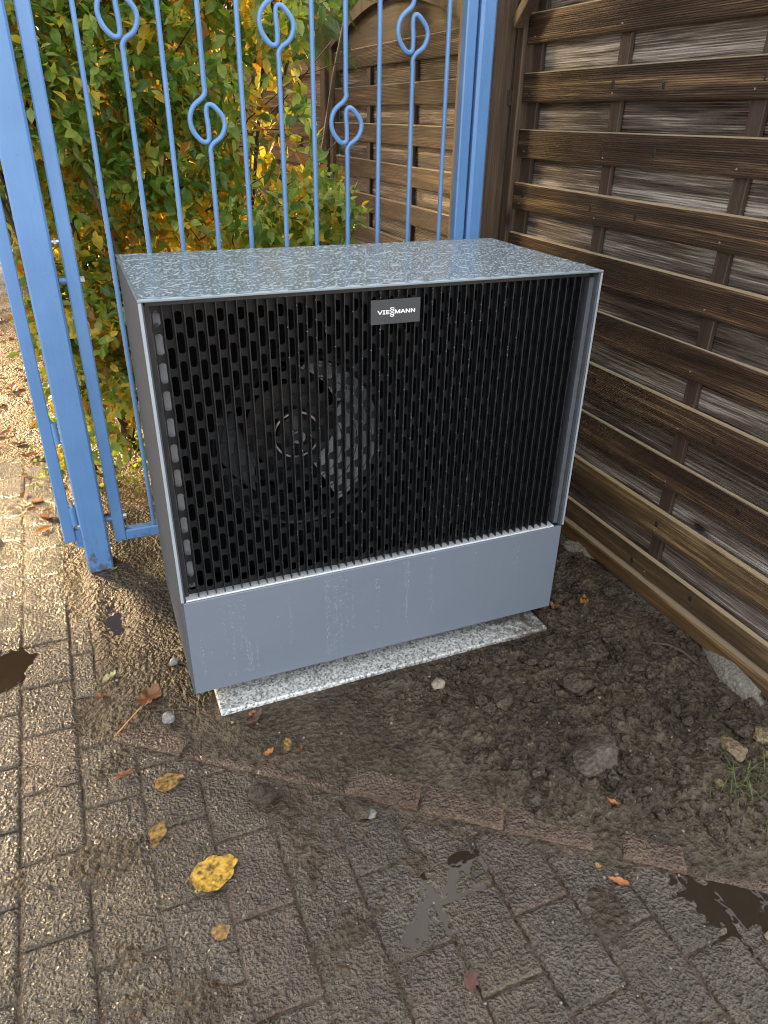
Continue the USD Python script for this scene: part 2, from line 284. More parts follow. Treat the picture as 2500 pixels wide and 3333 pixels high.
# ------------------------------------------------------------------ the ground
def edge_diag(x, y): return (x + 0.228) * 0.6005 + (y + 0.022) * 0.7996
def paving_sd(x, y):
    """> 0 on the soil side of the paving's edge, in metres."""
    return np.minimum(edge_diag(x, y), x + 0.247 + 0.014 * y)
def sag(x, y):
    """Hollows of the paving where water stands."""
    def dip(cx, cy, rx, ry, a, dep):
        c, s = math.cos(a), math.sin(a); u, v = (x - cx) * c + (y - cy) * s, -(x - cx) * s + (y - cy) * c
        return -dep * np.exp(-((u / rx) ** 2 + (v / ry) ** 2) ** 1.3)
    n = (fbm(np.stack([x * 3.1, y * 3.1, 0 * x], -1), 3, 3) - 0.5) * 0.004
    Q = np.stack([x * 17, y * 17, 0 * x], -1); x, y = x + 0.075 * (fbm(Q, 3, 12) - 0.5), y + 0.075 * (fbm(Q + 9.0, 3, 13) - 0.5)
    return (dip(0.445, -0.690, 0.066, 0.024, 0.45, 0.0058) + dip(0.310, -0.785, 0.040, 0.018, 0.9, 0.0056) + dip(1.00, -0.985, 0.125, 0.055, -0.62, 0.013)
            + dip(-0.53, 0.385, 0.085, 0.07, 0.4, 0.009) + n)
def soil_z(x, y):
    sd = paving_sd(x, y); P = np.stack([x, y, 0 * x], -1)
    t = smooth01((sd + 0.015) / 0.05)
    big = fbm(P * 4.5 + 1.3, 3, 21) - 0.5; med = fbm(P * 17 + 5.1, 3, 22) - 0.5; fine = 0.5 * (fbm(P * 48 + 2.2, 3, 23) - 0.5) + 0.30 - np.abs(fbm(P * 70 + 2.2, 2, 24) - 0.5) * 1.6
    bil = np.abs(fbm(P * 19 + 9.2, 4, 31) - 0.5) * 2; bil2 = np.abs(fbm(P * 58 + 3.2, 3, 33) - 0.5) * 2
    clod = smooth01((x - 0.42 + 0.35 * big) / 0.25) * smooth01((edge_diag(x, y) - 0.07) / 0.10) * smooth01((1.75 - y) / 0.6)
    clod *= smooth01((1.40 - x + 0.4 * (y < -0.72)) / 0.12 + 0.55)
    z = 0.004 + 0.010 * big + 0.010 * med + 0.0045 * fine + 0.009 * smooth01((sd - .02) / .10)
    z = z + clod * (0.010 + 0.050 * (0.45 - bil) * (0.8 + big) + 0.012 * (0.4 - bil2))
    z = z + 0.02 * smooth01((x - 1.25) / 0.25) * smooth01((y + 0.75) / 0.3)
    z = z - 0.016 * np.exp(-(((x + 0.165) / 0.05) ** 2 + ((y - 0.55) / 0.20) ** 2) ** 1.5)
    z = np.where((x > 0.04) & (x < 1.12) & (y > -0.10) & (y < 0.7), np.minimum(z, 0.012 + .006 * med), z)
    # under the paving: the jointing, and thin smears of mud lying over the stones near the edge
    smear = smooth01((fbm(P * 7.5 + 8.8, 5, 41) - 0.495 + 0.20 * np.exp(-np.maximum(-sd, 0) / 0.05) - 0.06) / 0.10) * smooth01((sd + 0.9) / 0.5) * (1 - 0.85 * smooth01((-.17 - x) / .12) * smooth01((y + .15) / .2))
    under = -0.0052 + 0.007 * (fbm(P * 22, 3, 42) - .5) + smear * 0.0064 + sag(x, y) * 0.8 - 0.03 * smooth01((y - 1.9) / 0.05) * 0
    far = smooth01((y - 1.86 - 0.05 * (x < -.47)) / 0.06) * (x < -0.2)
    return np.where(far > 0, under * (1 - far) + far * (-0.004 + 0.02 * big + 0.012 * med + 0.006 * fine), under * (1 - t) + t * z)

def sheet(xs, ys, fz):
    X, Y = np.meshgrid(xs, ys, indexing='ij'); Z = fz(X, Y); nx, ny = X.shape
    V = np.stack([X, Y, Z], -1).reshape(-1, 3)
    i = (np.arange(nx - 1)[:, None] * ny + np.arange(ny - 1)[None]).ravel()
    F = np.vstack([np.stack([i, i + ny, i + ny + 1], 1), np.stack([i, i + ny + 1, i + 1], 1)])
    return trimesh.Trimesh(V, F, process=False)
near = sheet(np.arange(-0.9, 1.745, 0.0048), np.arange(-1.32, 1.25, 0.0048), soil_z)
lone('soil', near, 'soil_look', 'dark wet trampled soil around the unit', None, True, kind='structure')
def far_z(x, y):
    P = np.stack([x, y, 0 * x], -1)
    e = np.minimum(np.minimum(x + 0.9, 1.74 - x), np.minimum(1.25 - y, y + 1.32))
    z = soil_z(x, y)
    return np.where(e > 0.01, z - 0.05, z)
lone('ground', sheet(np.arange(-2.4, 2.5, 0.02), np.arange(-2.6, 7.5, 0.02), far_z), 'dirt_look', 'bare brown earth beyond the gate', None, True, kind='structure')
lone('terrain', sheet(np.linspace(-60, 60, 13), np.linspace(-60, 60, 13), lambda x, y: -0.06 + 0 * x), 'dirt_look', 'open ground reaching away behind the yard', None, kind='structure')

# paving: every stone its own piece
paving = thing('paving', 'wet block paving of grey brown rectangular stones', None, (0, 0, 0), kind='structure')
def stone_top(x, y, seed, hx, hy, tilt):
    P = np.stack([x, y, 0 * x + seed * .37], -1)
    n = (0.28 - np.abs(fbm(P * 70, 2, 51) - 0.5)) * 0.0090 - 0.0018 + (fbm(P * 24, 2, 52) - 0.5) * 0.0036
    return n + sag(x, y) + tilt
def paver(xa, xb, ya, yb, sl, k, step, mat, clip=None):
    g = 0.0024
    nx, ny = max(int((xb - xa) / step), 2), max(int((yb - ya) / step), 2)
    u = np.linspace(0, 1, nx + 1); v = np.linspace(0, 1, ny + 1); U, V = np.meshgrid(u, v, indexing='ij')
    Y = ya + g + V * (yb - ya - 2 * g); X = xa + g + U * (xb - xa - 2 * g) + sl * Y
    cx, cy = X.mean(), Y.mean()
    if clip: X, Y = clip(X, Y)
    tx, ty, dz = (noise(np.array([k * 1.7, 3.3, a])) - 0.5 for a in (.5, 7.5, 11.5))
    Z = stone_top(X, Y, k, 0, 0, tx * 0.02 * (X - cx) + ty * 0.02 * (Y - cy) + dz * 0.003)
    e = np.minimum(np.minimum(U, 1 - U) * (xb - xa), np.minimum(V, 1 - V) * (yb - ya))
    Z = Z - 0.0045 * np.clip(1 - e / 0.007, 0, 1) ** 2
    Vt_ = np.stack([X, Y, Z], -1).reshape(-1, 3); ny1 = ny + 1
    i = (np.arange(nx)[:, None] * ny1 + np.arange(ny)[None]).ravel()
    F = [np.stack([i, i + ny1, i + ny1 + 1], 1), np.stack([i, i + ny1 + 1, i + 1], 1)]
    ring = np.concatenate([np.arange(nx) * ny1, nx * ny1 + np.arange(ny), (nx - np.arange(nx)) * ny1 + ny, ny - np.arange(ny)])
    low = Vt_[ring].copy(); low[:, 2] = -0.06; b = len(Vt_); Vt_ = np.vstack([Vt_, low]); q = np.arange(len(ring)); q1 = (q + 1) % len(ring)
    F += [np.stack([ring[q], b + q, b + q1], 1), np.stack([ring[q], b + q1, ring[q1]], 1)]
    return trimesh.Trimesh(Vt_, np.vstack(F), process=False)
edges = [-0.988, -0.854, -0.720, -0.583, -0.445, -0.308, -0.172, -0.034, 0.103, 0.238, 0.376, 0.514, 0.651, 0.787, 0.922, 1.058, 1.194]
k = 0
for c in range(len(edges) - 1):
    xa, xb = edges[c], edges[c + 1]; sl = -0.020 if xb < -0.1 else (-0.008 if xb < 0.1 else 0.0)
    ph = [0.0685, -0.032][c % 2] + [0, .01, -.012, .006][c % 4]
    if abs(xa - 0.103) < .01: ph = 0.065
    top = 1.95 if xb < -0.3 else 0.5
    for r in range(-8, 11):
        ya, yb = ph + 0.2 * r, ph + 0.2 * r + 0.2
        if yb < -1.34 or ya > top - 0.1: continue
        xl, xr = xa, xb
        if c == 5 and (yb > -0.02): xr = -0.245 - 0.014 * (ya + yb) / 2 + 0.02 * (ya + yb) / 2
        if c >= 6 and ya > -0.03: continue
        # cut to the edge: the stones on the slanting edge are trimmed along it
        corner = [(x, y) for x in (xl, xr) for y in (ya, yb)]
        dmax = max(edge_diag(x, y) for x, y in corner); dmin = min(edge_diag(x, y) for x, y in corner)
        if c >= 5 and yb < 0.08 + 0.2 or c >= 6:
            if dmin > -0.012: continue
            clip = None
            if dmax > -0.006:
                def clip(X, Y):
                    d_ = edge_diag(X, Y) + 0.006
                    return X, np.where(d_ > 0, Y - d_ / 0.7996, Y)
                if c == 5: clip_c5 = True
        else: clip = None
        mx_, my_ = (xl + xr) / 2, (ya + yb) / 2
        step = 0.0042 if (-0.8 < mx_ < 1.25 and my_ < 0.6) else 0.014
        k += 1
        rr = noise(np.array([k * 3.17, 1.1, 2.2]))
        mat = 'paver_red' if (rr > 0.72 or (abs(mx_ - .58) < .05 and my_ > -.8)) else ('paver_a' if rr > 0.4 else 'paver_b')
        part(paving, 'paver', paver(xl, xr, ya, yb, sl, k, step, mat, clip), mat, 35)
# edging row along the slant, standing a little proud, half buried
dv = np.array([0.7996, -0.6005]); nv = np.array([0.6005, 0.7996])
def edging(s0, s1, w0, w1, z, tiltz):
    n = 26; U, V = np.meshgrid(np.linspace(s0, s1, max(int((s1 - s0) / .006), 3)), np.linspace(w0, w1, max(int((w1 - w0) / .006), 3)), indexing='ij')
    X = -0.228 + dv[0] * U + nv[0] * V; Y = -0.022 + dv[1] * U + nv[1] * V
    P = np.stack([X, Y, 0 * X], -1)
    Z = z + 0.004 + (0.28 - np.abs(fbm(P * 62, 2, 61) - 0.5)) * 0.008 + (fbm(P * 18, 2, 62) - 0.5) * 0.008 + tiltz * (V - w0)
    e = np.minimum(np.minimum(U - s0, s1 - U), np.minimum(V - w0, w1 - V)); Z = Z - 0.006 * np.clip(1 - e / 0.007, 0, 1) ** 2
    nx, ny = U.shape; Vt_ = np.stack([X, Y, Z], -1).reshape(-1, 3)
    i = (np.arange(nx - 1)[:, None] * ny + np.arange(ny - 1)[None]).ravel()
    F = [np.stack([i, i + 1, i + ny + 1], 1)[:, ::-1], np.stack([i, i + ny + 1, i + ny], 1)[:, ::-1]]
    ring = np.concatenate([np.arange(nx - 1) * ny, (nx - 1) * ny + np.arange(ny - 1), (nx - 1 - np.arange(nx - 1)) * ny + ny - 1, ny - 1 - np.arange(ny - 1)])
    low = Vt_[ring].copy(); low[:, 2] = -0.06; b = len(Vt_); Vt_ = np.vstack([Vt_, low]); q = np.arange(len(ring)); q1 = (q + 1) % len(ring)
    F += [np.stack([ring[q], b + q, b + q1], 1), np.stack([ring[q], b + q1, ring[q1]], 1)]
    return trimesh.Trimesh(Vt_, np.vstack(F), process=False)
for s0, s1, w1, z, tz in [(0.005, 0.20, 0.070, 0.006, -0.06), (0.205, 0.40, 0.05, 0.000, -0.1), (0.405, 0.60, 0.05, 0.001, -0.1), (0.645, 0.825, 0.085, 0.009, -0.05), (0.832, 1.03, 0.085, 0.007, -0.04), (1.034, 1.235, 0.085, 0.007, -0.06),
                      (1.30, 1.435, 0.08, 0.008, -0.05), (1.44, 1.63, 0.06, -0.003, -0.08), (1.635, 1.83, 0.06, -0.004, -0.08)]:
    part(paving, 'edging_stone', edging(s0, s1, 0.0, w1, z, tz), 'edging_red', 35)

def puddle(name, cx, cy, rx, ry, a, z, label, seed):
    n = 72; t = np.arange(n) / n * 2 * np.pi
    r = 1 + 0.35 * (fbm(np.stack([np.cos(t) * 1.6 + seed, np.sin(t) * 1.6, 0 * t], -1), 3, seed) - 0.5)
    c, s = math.cos(a), math.sin(a); u, v = rx * r * np.cos(t), ry * r * np.sin(t)
    poly = np.stack([cx + u * c - v * s, cy + u * s + v * c], -1)
    V = np.vstack([np.column_stack([poly, np.full(n, z)]), [[cx, cy, z]], np.column_stack([poly, np.full(n, z - 0.004)])])
    F = [[n, i, (i + 1) % n] for i in range(n)] + [[i, n + 1 + i, n + 1 + (i + 1) % n] for i in range(n)] + [[i, n + 1 + (i + 1) % n, (i + 1) % n] for i in range(n)]
    lone(name, trimesh.Trimesh(V, F, process=False), 'murky_water', label, None, kind='structure')
puddle('puddle', 0.39, -0.735, 0.15, 0.07, 0.45, -0.0030, 'brown puddle on the paving in front of the slab, sky mirrored in it', 3)
puddle('puddle', 1.02, -1.00, 0.22, 0.12, -0.62, -0.0040, 'largest murky brown puddle at the lower right edge of the paving', 5)
puddle('puddle', -0.54, 0.385, 0.13, 0.11, 0.4, -0.0026, 'brown puddle on the paving left of the blue gate post', 7)
puddle('puddle', -0.165, 0.55, 0.085, 0.26, 0.08, -0.0040, 'long puddle in the soil beside the left side of the unit', 9)

# ------------------------------------------------------------------ granite slab
def slab():
    m = bx(0.058, 1.106, -0.052, 0.66, -0.02, 0.025, 0.004)
    return m
lone('granite_slab', slab(), 'granite', 'speckled light grey granite slab under the heat pump, muddy at its right end', 'slab')

# ------------------------------------------------------------------ the heat pump
W, D, ZB, ZT, ZS = 1.144, 0.573, 0.065, 1.1205, 0.3666
hp = thing('heat_pump', 'large grey outdoor heat pump with black slotted grille, wet lid and white lettering', 'heat pump', (W / 2, D / 2, ZB))
lid = part(hp, 'lid', bx(-0.001, W + 0.001, -0.003, D, ZT - 0.0055, ZT, 0.0012), 'case_lid')
for s, x0 in (('left', 0.0), ('right', W - 0.010)):
    part(hp, 'side_panel', bx(x0, x0 + 0.010, 0.0, D - 0.002, ZS + 0.002, ZT - 0.0062, 0.0012), 'case_side')
    part(hp, 'lower_side_panel', bx(x0, x0 + 0.010, 0.012, D - 0.002, ZB, ZS - 0.002, 0.0012), 'case_side')
part(hp, 'left_edge_trim', bx(-0.0005, 0.0065, -0.0025, -0.0002, ZS + 0.004, ZT - 0.0062, 0.0008), 'case_edge')
part(hp, 'right_edge_trim', bx(W - 0.0055, W + 0.0005, -0.0025, -0.0002, ZS + 0.004, ZT - 0.0062, 0.0008), 'case_edge')
part(hp, 'right_reveal', bx(W - 0.026, W - 0.012, 0.014, 0.050, ZS + 0.006, ZT - 0.02), 'case_side')
part(hp, 'lower_front_panel', bx(0.004, W - 0.004, -0.001, 0.010, ZB, ZS, 0.0018), 'case_metal')
part(hp, 'corner_seam', bx(0.0, 0.0035, 0.0005, 0.0105, ZB + .001, ZS - .001), 'case_side')
part(hp, 'sill', bx(0.012, W - 0.032, 0.001, 0.040, ZS + 0.001, ZS + 0.006, 0.001), 'sill_metal')
part(hp, 'rear_panel', bx(0.011, W - 0.011, D - 0.006, D - 0.002, ZB, ZT - 0.013), 'case_side')
part(hp, 'base_tray', bx(0.012, W - 0.012, 0.012, D - 0.01, ZB + 0.003, ZB + 0.020), 'inner_black')
for x in (0.22, W - 0.22):
    for y in (0.08, D - 0.10):
        part(hp, 'rubber_foot', cyl((x, y, 0.0252), (x, y, ZB + 0.003), 0.035, 20), 'rubber_black', 40)
# inside
part(hp, 'inner_back', bx(0.012, W - 0.012, 0.40, 0.41, ZS, ZT - 0.014), 'inner_black')
part(hp, 'inner_upright', bx(0.022, 0.052, 0.052, 0.060, ZS + 0.01, ZT - 0.016), 'frame_grey')
part(hp, 'inner_partition', bx(0.70, 0.712, 0.05, 0.40, ZS + 0.01, ZT - 0.02), 'inner_black')
FC = np.array([0.36, 0.718])
wall = sbox(0.058, ZS + 0.012, 0.699, ZT - 0.02).difference(Point(*FC).buffer(0.230, 32))
w_ = trimesh.creation.extrude_polygon(wall, 0.006, engine='earcut'); w_.vertices = np.column_stack([w_.vertices[:, 0], 0.098 - w_.vertices[:, 2], w_.vertices[:, 1]]); w_.invert()
part(hp, 'fan_bulkhead', w_, 'inner_black')
def revolve(prof, n=64, arc=None):
    """prof: (radius, y) pairs about the fan's axis."""
    prof = np.array(prof, float); a = np.arange(n) / n * 2 * np.pi if arc is None else np.linspace(math.radians(arc[0]), math.radians(arc[1]), n)
    V = np.stack([FC[0] + prof[:, 0][:, None] * np.cos(a), np.repeat(prof[:, 1][:, None], n, 1), FC[1] + prof[:, 0][:, None] * np.sin(a)], -1).reshape(-1, 3)
    F = []
    for i in range(len(prof) - 1):
        for j in range(n if arc is None else n - 1):
            F += [[i * n + j, i * n + (j + 1) % n, (i + 1) * n + (j + 1) % n], [i * n + j, (i + 1) * n + (j + 1) % n, (i + 1) * n + j]]
    return trimesh.Trimesh(V, F, process=False)
fan = group_part(hp, 'fan')
part(fan, 'fan_lip', revolve([(0.232, 0.0915), (0.224, 0.094), (0.2165, 0.108)]), 'fan_black', 40)
part(fan, 'fan_shroud', revolve([(0.2163, 0.109), (0.2150, 0.20), (0.2150, 0.33)]), 'fan_black', 40)
part(fan, 'guide_plate', revolve([(0.2135, 0.112), (0.198, 0.17), (0.172, 0.235), (0.148, 0.262)], 40, (-62, 72)), 'lit_crescent_grey', 40)  # lit crescent of the shroud, light painted as a pale grey arc
part(fan, 'hub', revolve([(0.001, 0.132), (0.02, 0.132), (0.040, 0.136), (0.055, 0.146), (0.060, 0.16), (0.061, 0.21), (0.120, 0.216), (0.124, 0.34)], 48), 'fan_black', 35)
part(fan, 'hub_ring', revolve([(0.0590, 0.150), (0.0645, 0.150), (0.0645, 0.158), (0.0612, 0.160), (0.0590, 0.150)], 48), 'chrome_ring', 40)
part(fan, 'hub_mark', revolve([(0.008, 0.1315), (0.009, 0.1305), (0.017, 0.1305), (0.018, 0.1318)], 32), 'logo_grey', 40)
for b in range(5):
    a0 = b * 2 * math.pi / 5 + 0.95; R_ = np.linspace(0.118, 0.210, 7); A = np.linspace(-0.50, 0.42, 7)
    RR, AA = np.meshgrid(R_, A, indexing='ij'); ang = a0 + AA * (1.0 + (RR - .1) * 1.4) + (RR - 0.1) * 2.2
    Yb = 0.315 - 0.075 * (AA + 0.42) / 0.72 * (RR / 0.2)
    V = np.stack([FC[0] + RR * np.cos(ang), Yb, FC[1] + RR * np.sin(ang)], -1).reshape(-1, 3)
    i = (np.arange(6)[:, None] * 7 + np.arange(6)[None]).ravel()
    F = np.vstack([np.stack([i, i + 7, i + 8], 1), np.stack([i, i + 8, i + 1], 1)])
    V2 = V + [0, 0.004, 0]
    part(fan, 'blade', trimesh.Trimesh(np.vstack([V, V2]), np.vstack([F, F[:, ::-1] + len(V)]), process=False), 'fan_blade_grey', True)
for rr_ in (0.10, 0.14, 0.18, 0.215):
    a = np.linspace(0, 2 * np.pi, 49)
    part(fan, 'guard_wire', tube(np.stack([FC[0] + rr_ * np.cos(a), 0 * a + 0.075, FC[1] + rr_ * np.sin(a)], -1), 0.0011, 5, False), 'grille_plate', True)
# grille: 48 upright fins and, between them, strips of staggered slots
grille = group_part(hp, 'grille')
FX = 0.046 + 0.0222 * np.arange(48); G0, G1 = ZS + 0.0062, ZT - 0.0155
BADGE = (0.5075, 0.6325, 1.0285, 1.0850)
def slot(xc, z0, z1, w=0.0150):
    r = 0.0062; z0, z1 = max(z0, G0 + 0.012), min(z1, G1 - 0.018)
    if z1 - z0 < 0.009: return None
    return sbox(xc - w / 2 + r, z0 + r, xc + w / 2 - r, max(z1 - r, z0 + r + 1e-4)).buffer(r, 4)
def strip(odd):
    p = sbox(0.0, G0, 0.0210, G1)
    for q in range(14):
        s = slot(0.0105, 1.0735 - 0.0635 * q - 0.0465 + odd * 0.032, 1.0735 - 0.0635 * q + odd * 0.032)
        if s is not None: p = p.difference(s)
    m = trimesh.creation.extrude_polygon(p, 0.0022, engine='earcut')
    m.vertices = np.column_stack([m.vertices[:, 0], 0.0305 - m.vertices[:, 2], m.vertices[:, 1]]); m.invert()
    return m
STR = [strip(0), strip(1)]
for i in range(-1, 48):
    m = STR[i % 2].copy(); m.apply_translation((FX[0] + 0.0222 * i + 0.0006, 0, 0)); part(grille, 'grille_strip', m, 'grille_plate')
    if i >= 0:
        segs = [(G0 - 0.003, G1)]
        if BADGE[0] - .002 < FX[i] < BADGE[1] + .002: segs = [(G0 - 0.003, BADGE[2] - .001), (BADGE[3] + .001, G1)]
        part(grille, 'grille_fin', cat_([bx(FX[i] - 0.0012, FX[i] + 0.0012, 0.0075, 0.030, a, b, 0.0007) for a, b in segs]), 'grille_black')
part(grille, 'top_rail', bx(0.014, W - 0.032, 0.0095, 0.034, G1 + 0.0002, ZT - 0.0064), 'grille_black')
part(grille, 'end_strip', bx(0.0115, 0.0225, 0.020, 0.030, G0, G1), 'grille_black')
for x, z in ((0.034, 1.089), (0.034, 1.060), (0.034, 0.405), (0.6655, 1.052)):
    part(grille, 'screw', cyl((x, 0.0262, z), (x, 0.0305, z), 0.0042, 12), 'grille_black', 40)
bd = part(hp, 'badge', bx(BADGE[0], BADGE[1], 0.0015, 0.0075, BADGE[2], BADGE[3], 0.0008), 'badge_grey')
def word(t, x0, z0, h, wid=None, bold=True):
    m = meshkit.text_mesh(t, h, 0.0008, bold); b = m.bounds
    sx = (wid / (b[1][0] - b[0][0])) if wid else 1.0
    sz = h / (b[1][1] - b[0][1])
    m.vertices = np.column_stack([x0 + (m.vertices[:, 0] - b[0][0]) * sx, 0.0014 - m.vertices[:, 2], z0 + (m.vertices[:, 1] - b[0][1]) * sz]); m.invert()
    return m
part(bd, 'lettering', cat_([word('VIE', 0.5235, 1.0520, 0.0092, 0.0300), word('S', 0.5545, 1.0572, 0.0098, 0.0112), word('S', 0.5545, 1.0455, 0.0098, 0.0112), word('MANN', 0.5670, 1.0520, 0.0092, 0.0515)]), 'badge_white')

# rain on the lid and runs of droplets on the front
def drops(P, N, r, h, asp, ang, segs=9):
    """Low domes at P on a surface whose normal is the axis N (0, 1, 2; negative y for the front)."""
    a = np.arange(segs) / segs * 2 * np.pi; prof = [(1.0, 0.0), (0.82, 0.55), (0.45, 0.88)]
    n = len(P); V = np.zeros((n, segs * 3 + 1, 3))
    for j, (q, hh) in enumerate(prof):
        u = r[:, None] * q * asp[:, None] * np.cos(a); v = r[:, None] * q * np.sin(a) / np.sqrt(asp)[:, None]
        V[:, j * segs:(j + 1) * segs, 0] = u * np.cos(ang)[:, None] - v * np.sin(ang)[:, None]
        V[:, j * segs:(j + 1) * segs, 1] = u * np.sin(ang)[:, None] + v * np.cos(ang)[:, None]
        V[:, j * segs:(j + 1) * segs, 2] = h[:, None] * hh
    V[:, -1, 2] = h
    if N == 'front': V = np.stack([V[..., 0], -V[..., 2], V[..., 1]], -1)
    V = V + P[:, None]
    F = []
    for j in range(2):
        for i in range(segs):
            F += [[j * segs + i, j * segs + (i + 1) % segs, (j + 1) * segs + (i + 1) % segs], [j * segs + i, (j + 1) * segs + (i + 1) % segs, (j + 1) * segs + i]]
    for i in range(segs): F.append([2 * segs + i, 2 * segs + (i + 1) % segs, 3 * segs])
    F = np.array(F)
    return trimesh.Trimesh(V.reshape(-1, 3), (F[None] + (np.arange(n) * (segs * 3 + 1))[:, None, None]).reshape(-1, 3), process=False)
cand = rng.random((14000, 2)) * [W - 0.012, D - 0.012] + 0.006
rad = 0.0016 + 0.0042 * rng.random(14000) ** 2.6; rad[:90] = 0.005 + 0.004 * rng.random(90)
keep, cell = [], {}
for i in range(len(cand)):
    cx, cy = int(cand[i, 0] / 0.02), int(cand[i, 1] / 0.02)
    if all(np.hypot(*(cand[i] - cand[j])) > 1.02 * (rad[i] + rad[j]) for dx in (-1, 0, 1) for dy in (-1, 0, 1) for j in cell.get((cx + dx, cy + dy), ())):
        keep.append(i); cell.setdefault((cx, cy), []).append(i)
cand, rad = cand[keep], rad[keep]; n = len(keep)
asp = np.where(rad > 0.0048, 1.2 + 1.6 * rng.random(n), 1 + 0.12 * rng.random(n))
part(lid, 'raindrops', drops(np.column_stack([cand, np.full(n, ZT - 0.0001)]), 'top', rad, np.minimum(rad * 0.36, 0.0016), asp, rng.normal(0, 0.5, n)), 'water_drop', True, kind='stuff')
xs = np.arange(0.03, W - 0.03, 0.055); xs = xs + rng.normal(0, .012, len(xs)); n = len(xs)
part(lid, 'edge_bead', drops(np.column_stack([xs, np.full(n, 0.004), np.full(n, ZT - 0.0002)]), 'top', 0.006 + 0.004 * rng.random(n), 0.0022 + 0 * xs, 2.0 + 1.6 * rng.random(n), rng.normal(0, 0.03, n), 10), 'water_drop', True, kind='stuff')
P = []
for x0, wd, cnt, z0, z1 in [(0.13, 0.03, 150, .10, .35), (0.17, 0.02, 60, .10, .2), (0.405, 0.028, 230, .09, .355), (0.45, 0.012, 40, .16, .34), (0.535, 0.008, 50, .13, .34), (0.62, 0.012, 110, .14, .36), (0.30, 0.03, 30, .16, .33),
                            (0.05, 0.015, 24, .12, .27), (0.71, 0.01, 50, .15, .35), (0.86, 0.03, 20, .2, .34), (0.98, 0.02, 24, .22, .33), (0.24, 0.2, 24, .1, .33)]:
    lines = x0 + wd * (rng.random(max(cnt // 14, 2)) * 2 - 1)
    for _ in range(cnt): P.append([lines[rng.integers(len(lines))] + rng.normal(0, .0022), -0.0009, z0 + (z1 - z0) * rng.random()])
P = np.array(P); n = len(P)
part(hp, 'front_droplets', drops(P, 'front', 0.0006 + 0.0010 * rng.random(n) ** 2, 0.0007 + 0.0003 * rng.random(n), np.ones(n), np.zeros(n), 6), 'mist_drop', True, kind='stuff')
fi = rng.integers(12, 40, 420); P = np.column_stack([FX[fi] - 0.0014 + 0 * fi, 0.0072 + 0.003 * rng.random(420), G0 + (G1 - G0) * rng.random(420) ** 1.2]); n = 420
part(grille, 'grille_droplets', drops(P, 'front', 0.0006 + 0.0006 * rng.random(n), np.full(n, 0.001), np.ones(n), np.zeros(n), 6), 'mist_drop', True, kind='stuff')

# ------------------------------------------------------------------ blue steel gate
GY = 0.862
gp = thing('bar_gate', 'blue steel bar gate with curled loops fixed behind the heat pump', 'gate', (0.53, GY, 0.10))
part(gp, 'stile', bx(-0.137, -0.098, GY - 0.018, GY + 0.022, 0.10, 2.45, 0.004), 'gate_blue')
part(gp, 'stile', bx(1.152, 1.190, GY - 0.018, GY + 0.022, 0.10, 2.45, 0.004), 'gate_blue')
part(gp, 'bottom_rail', bx(-0.098, 1.152, GY - 0.018, GY + 0.022, 0.102, 0.141, 0.004), 'gate_blue')
part(gp, 'top_rail', bx(-0.098, 1.152, GY - 0.018, GY + 0.022, 2.41, 2.449, 0.004), 'gate_blue')
BX = [0.002, 0.1105, 0.2165, 0.324, 0.432, 0.545, 0.651, 0.756, 0.866, 0.975, 1.098]
LOOP = np.array([(0, .085), (0, .072), (-.006, .062), (-.030, .043), (-.045, .022), (-.049, -.003), (-.042, -.027), (-.026, -.047), (-.012, -.055), (-.002, -.052), (.002, -.038), (.001, 0), (.0, .030), (.004, .041), (.013, .043), (.032, .030), (.047, .012),
                 (.051, -.004), (.047, -.024), (.032, -.045), (.010, -.060), (.004, -.070), (.003, -.085)])
from scipy.interpolate import CubicSpline
tt = np.concatenate([[0], np.cumsum(np.linalg.norm(np.diff(LOOP, axis=0), axis=1))]); LP = CubicSpline(tt, LOOP)(np.linspace(0, tt[-1], 70))
for i, x in enumerate(BX):
    if i % 2 == 1:
        zc = 1.685 if i % 4 == 1 else 1.434
        path = [(x, GY, 2.41)] + [(x, GY, zc + 0.10)] + [(x + a, GY, zc + b) for a, b in LP] + [(x + 0.003, GY, zc - 0.10), (x + 0.003, GY, 0.1415)]
    else: path = [(x, GY, 2.41), (x, GY, 1.3), (x, GY, 0.1415)]
    part(gp, 'bar', tube(path, 0.0073, 10), 'gate_blue', True)
for z, r in ((1.008, 0.0105), (0.190, 0.0105)):
    part(gp, 'spacer_bolt', cyl((-0.157, GY, z), (-0.0975, GY, z), r, 14), 'gate_blue', 40)
    part(gp, 'bolt_nut', trimesh.creation.cylinder(radius=0.010, segment=[(-0.0978, GY, z), (-0.086, GY, z)], sections=6), 'zinc')
part(gp, 'threaded_bolt', cat_([cyl((-0.157, GY, 1.118), (-0.137, GY, 1.118), 0.0065, 12), cyl((-0.152, GY, 1.118), (-0.145, GY, 1.118), 0.0105, 6)]), 'zinc', 40)
pl = thing('gate_post', 'broad blue steel post between the closed bar gate and the open gate leaf', 'post', (-0.2, GY, 0))
part(pl, 'tube', bx(-0.243, -0.159, GY - 0.04, GY + 0.04, -0.25, 2.5, 0.006), 'gate_blue')
part(pl, 'hinge_plate', bx(-0.2655, -0.2432, GY - 0.012, GY + 0.012, 0.10, 0.17, 0.002), 'gate_blue')
part(pl, 'hinge_barrel', cyl((-0.2555, GY - 0.022, 0.505), (-0.2555, GY - 0.022, 0.575), 0.0095, 16), 'gate_blue', 40)
part(pl, 'hinge_barrel', cyl((-0.2555, GY - 0.022, 0.198), (-0.2555, GY - 0.022, 0.268), 0.0115, 16), 'gate_blue', 40)
part(pl, 'hinge_pin', cyl((-0.2555, GY - 0.022, 0.268), (-0.2555, GY - 0.022, 0.292), 0.006, 12), 'zinc', 40)
pr = thing('gate_post', 'slim blue steel post in the corner, in front of the wooden posts', 'post', (1.225, GY, 0))
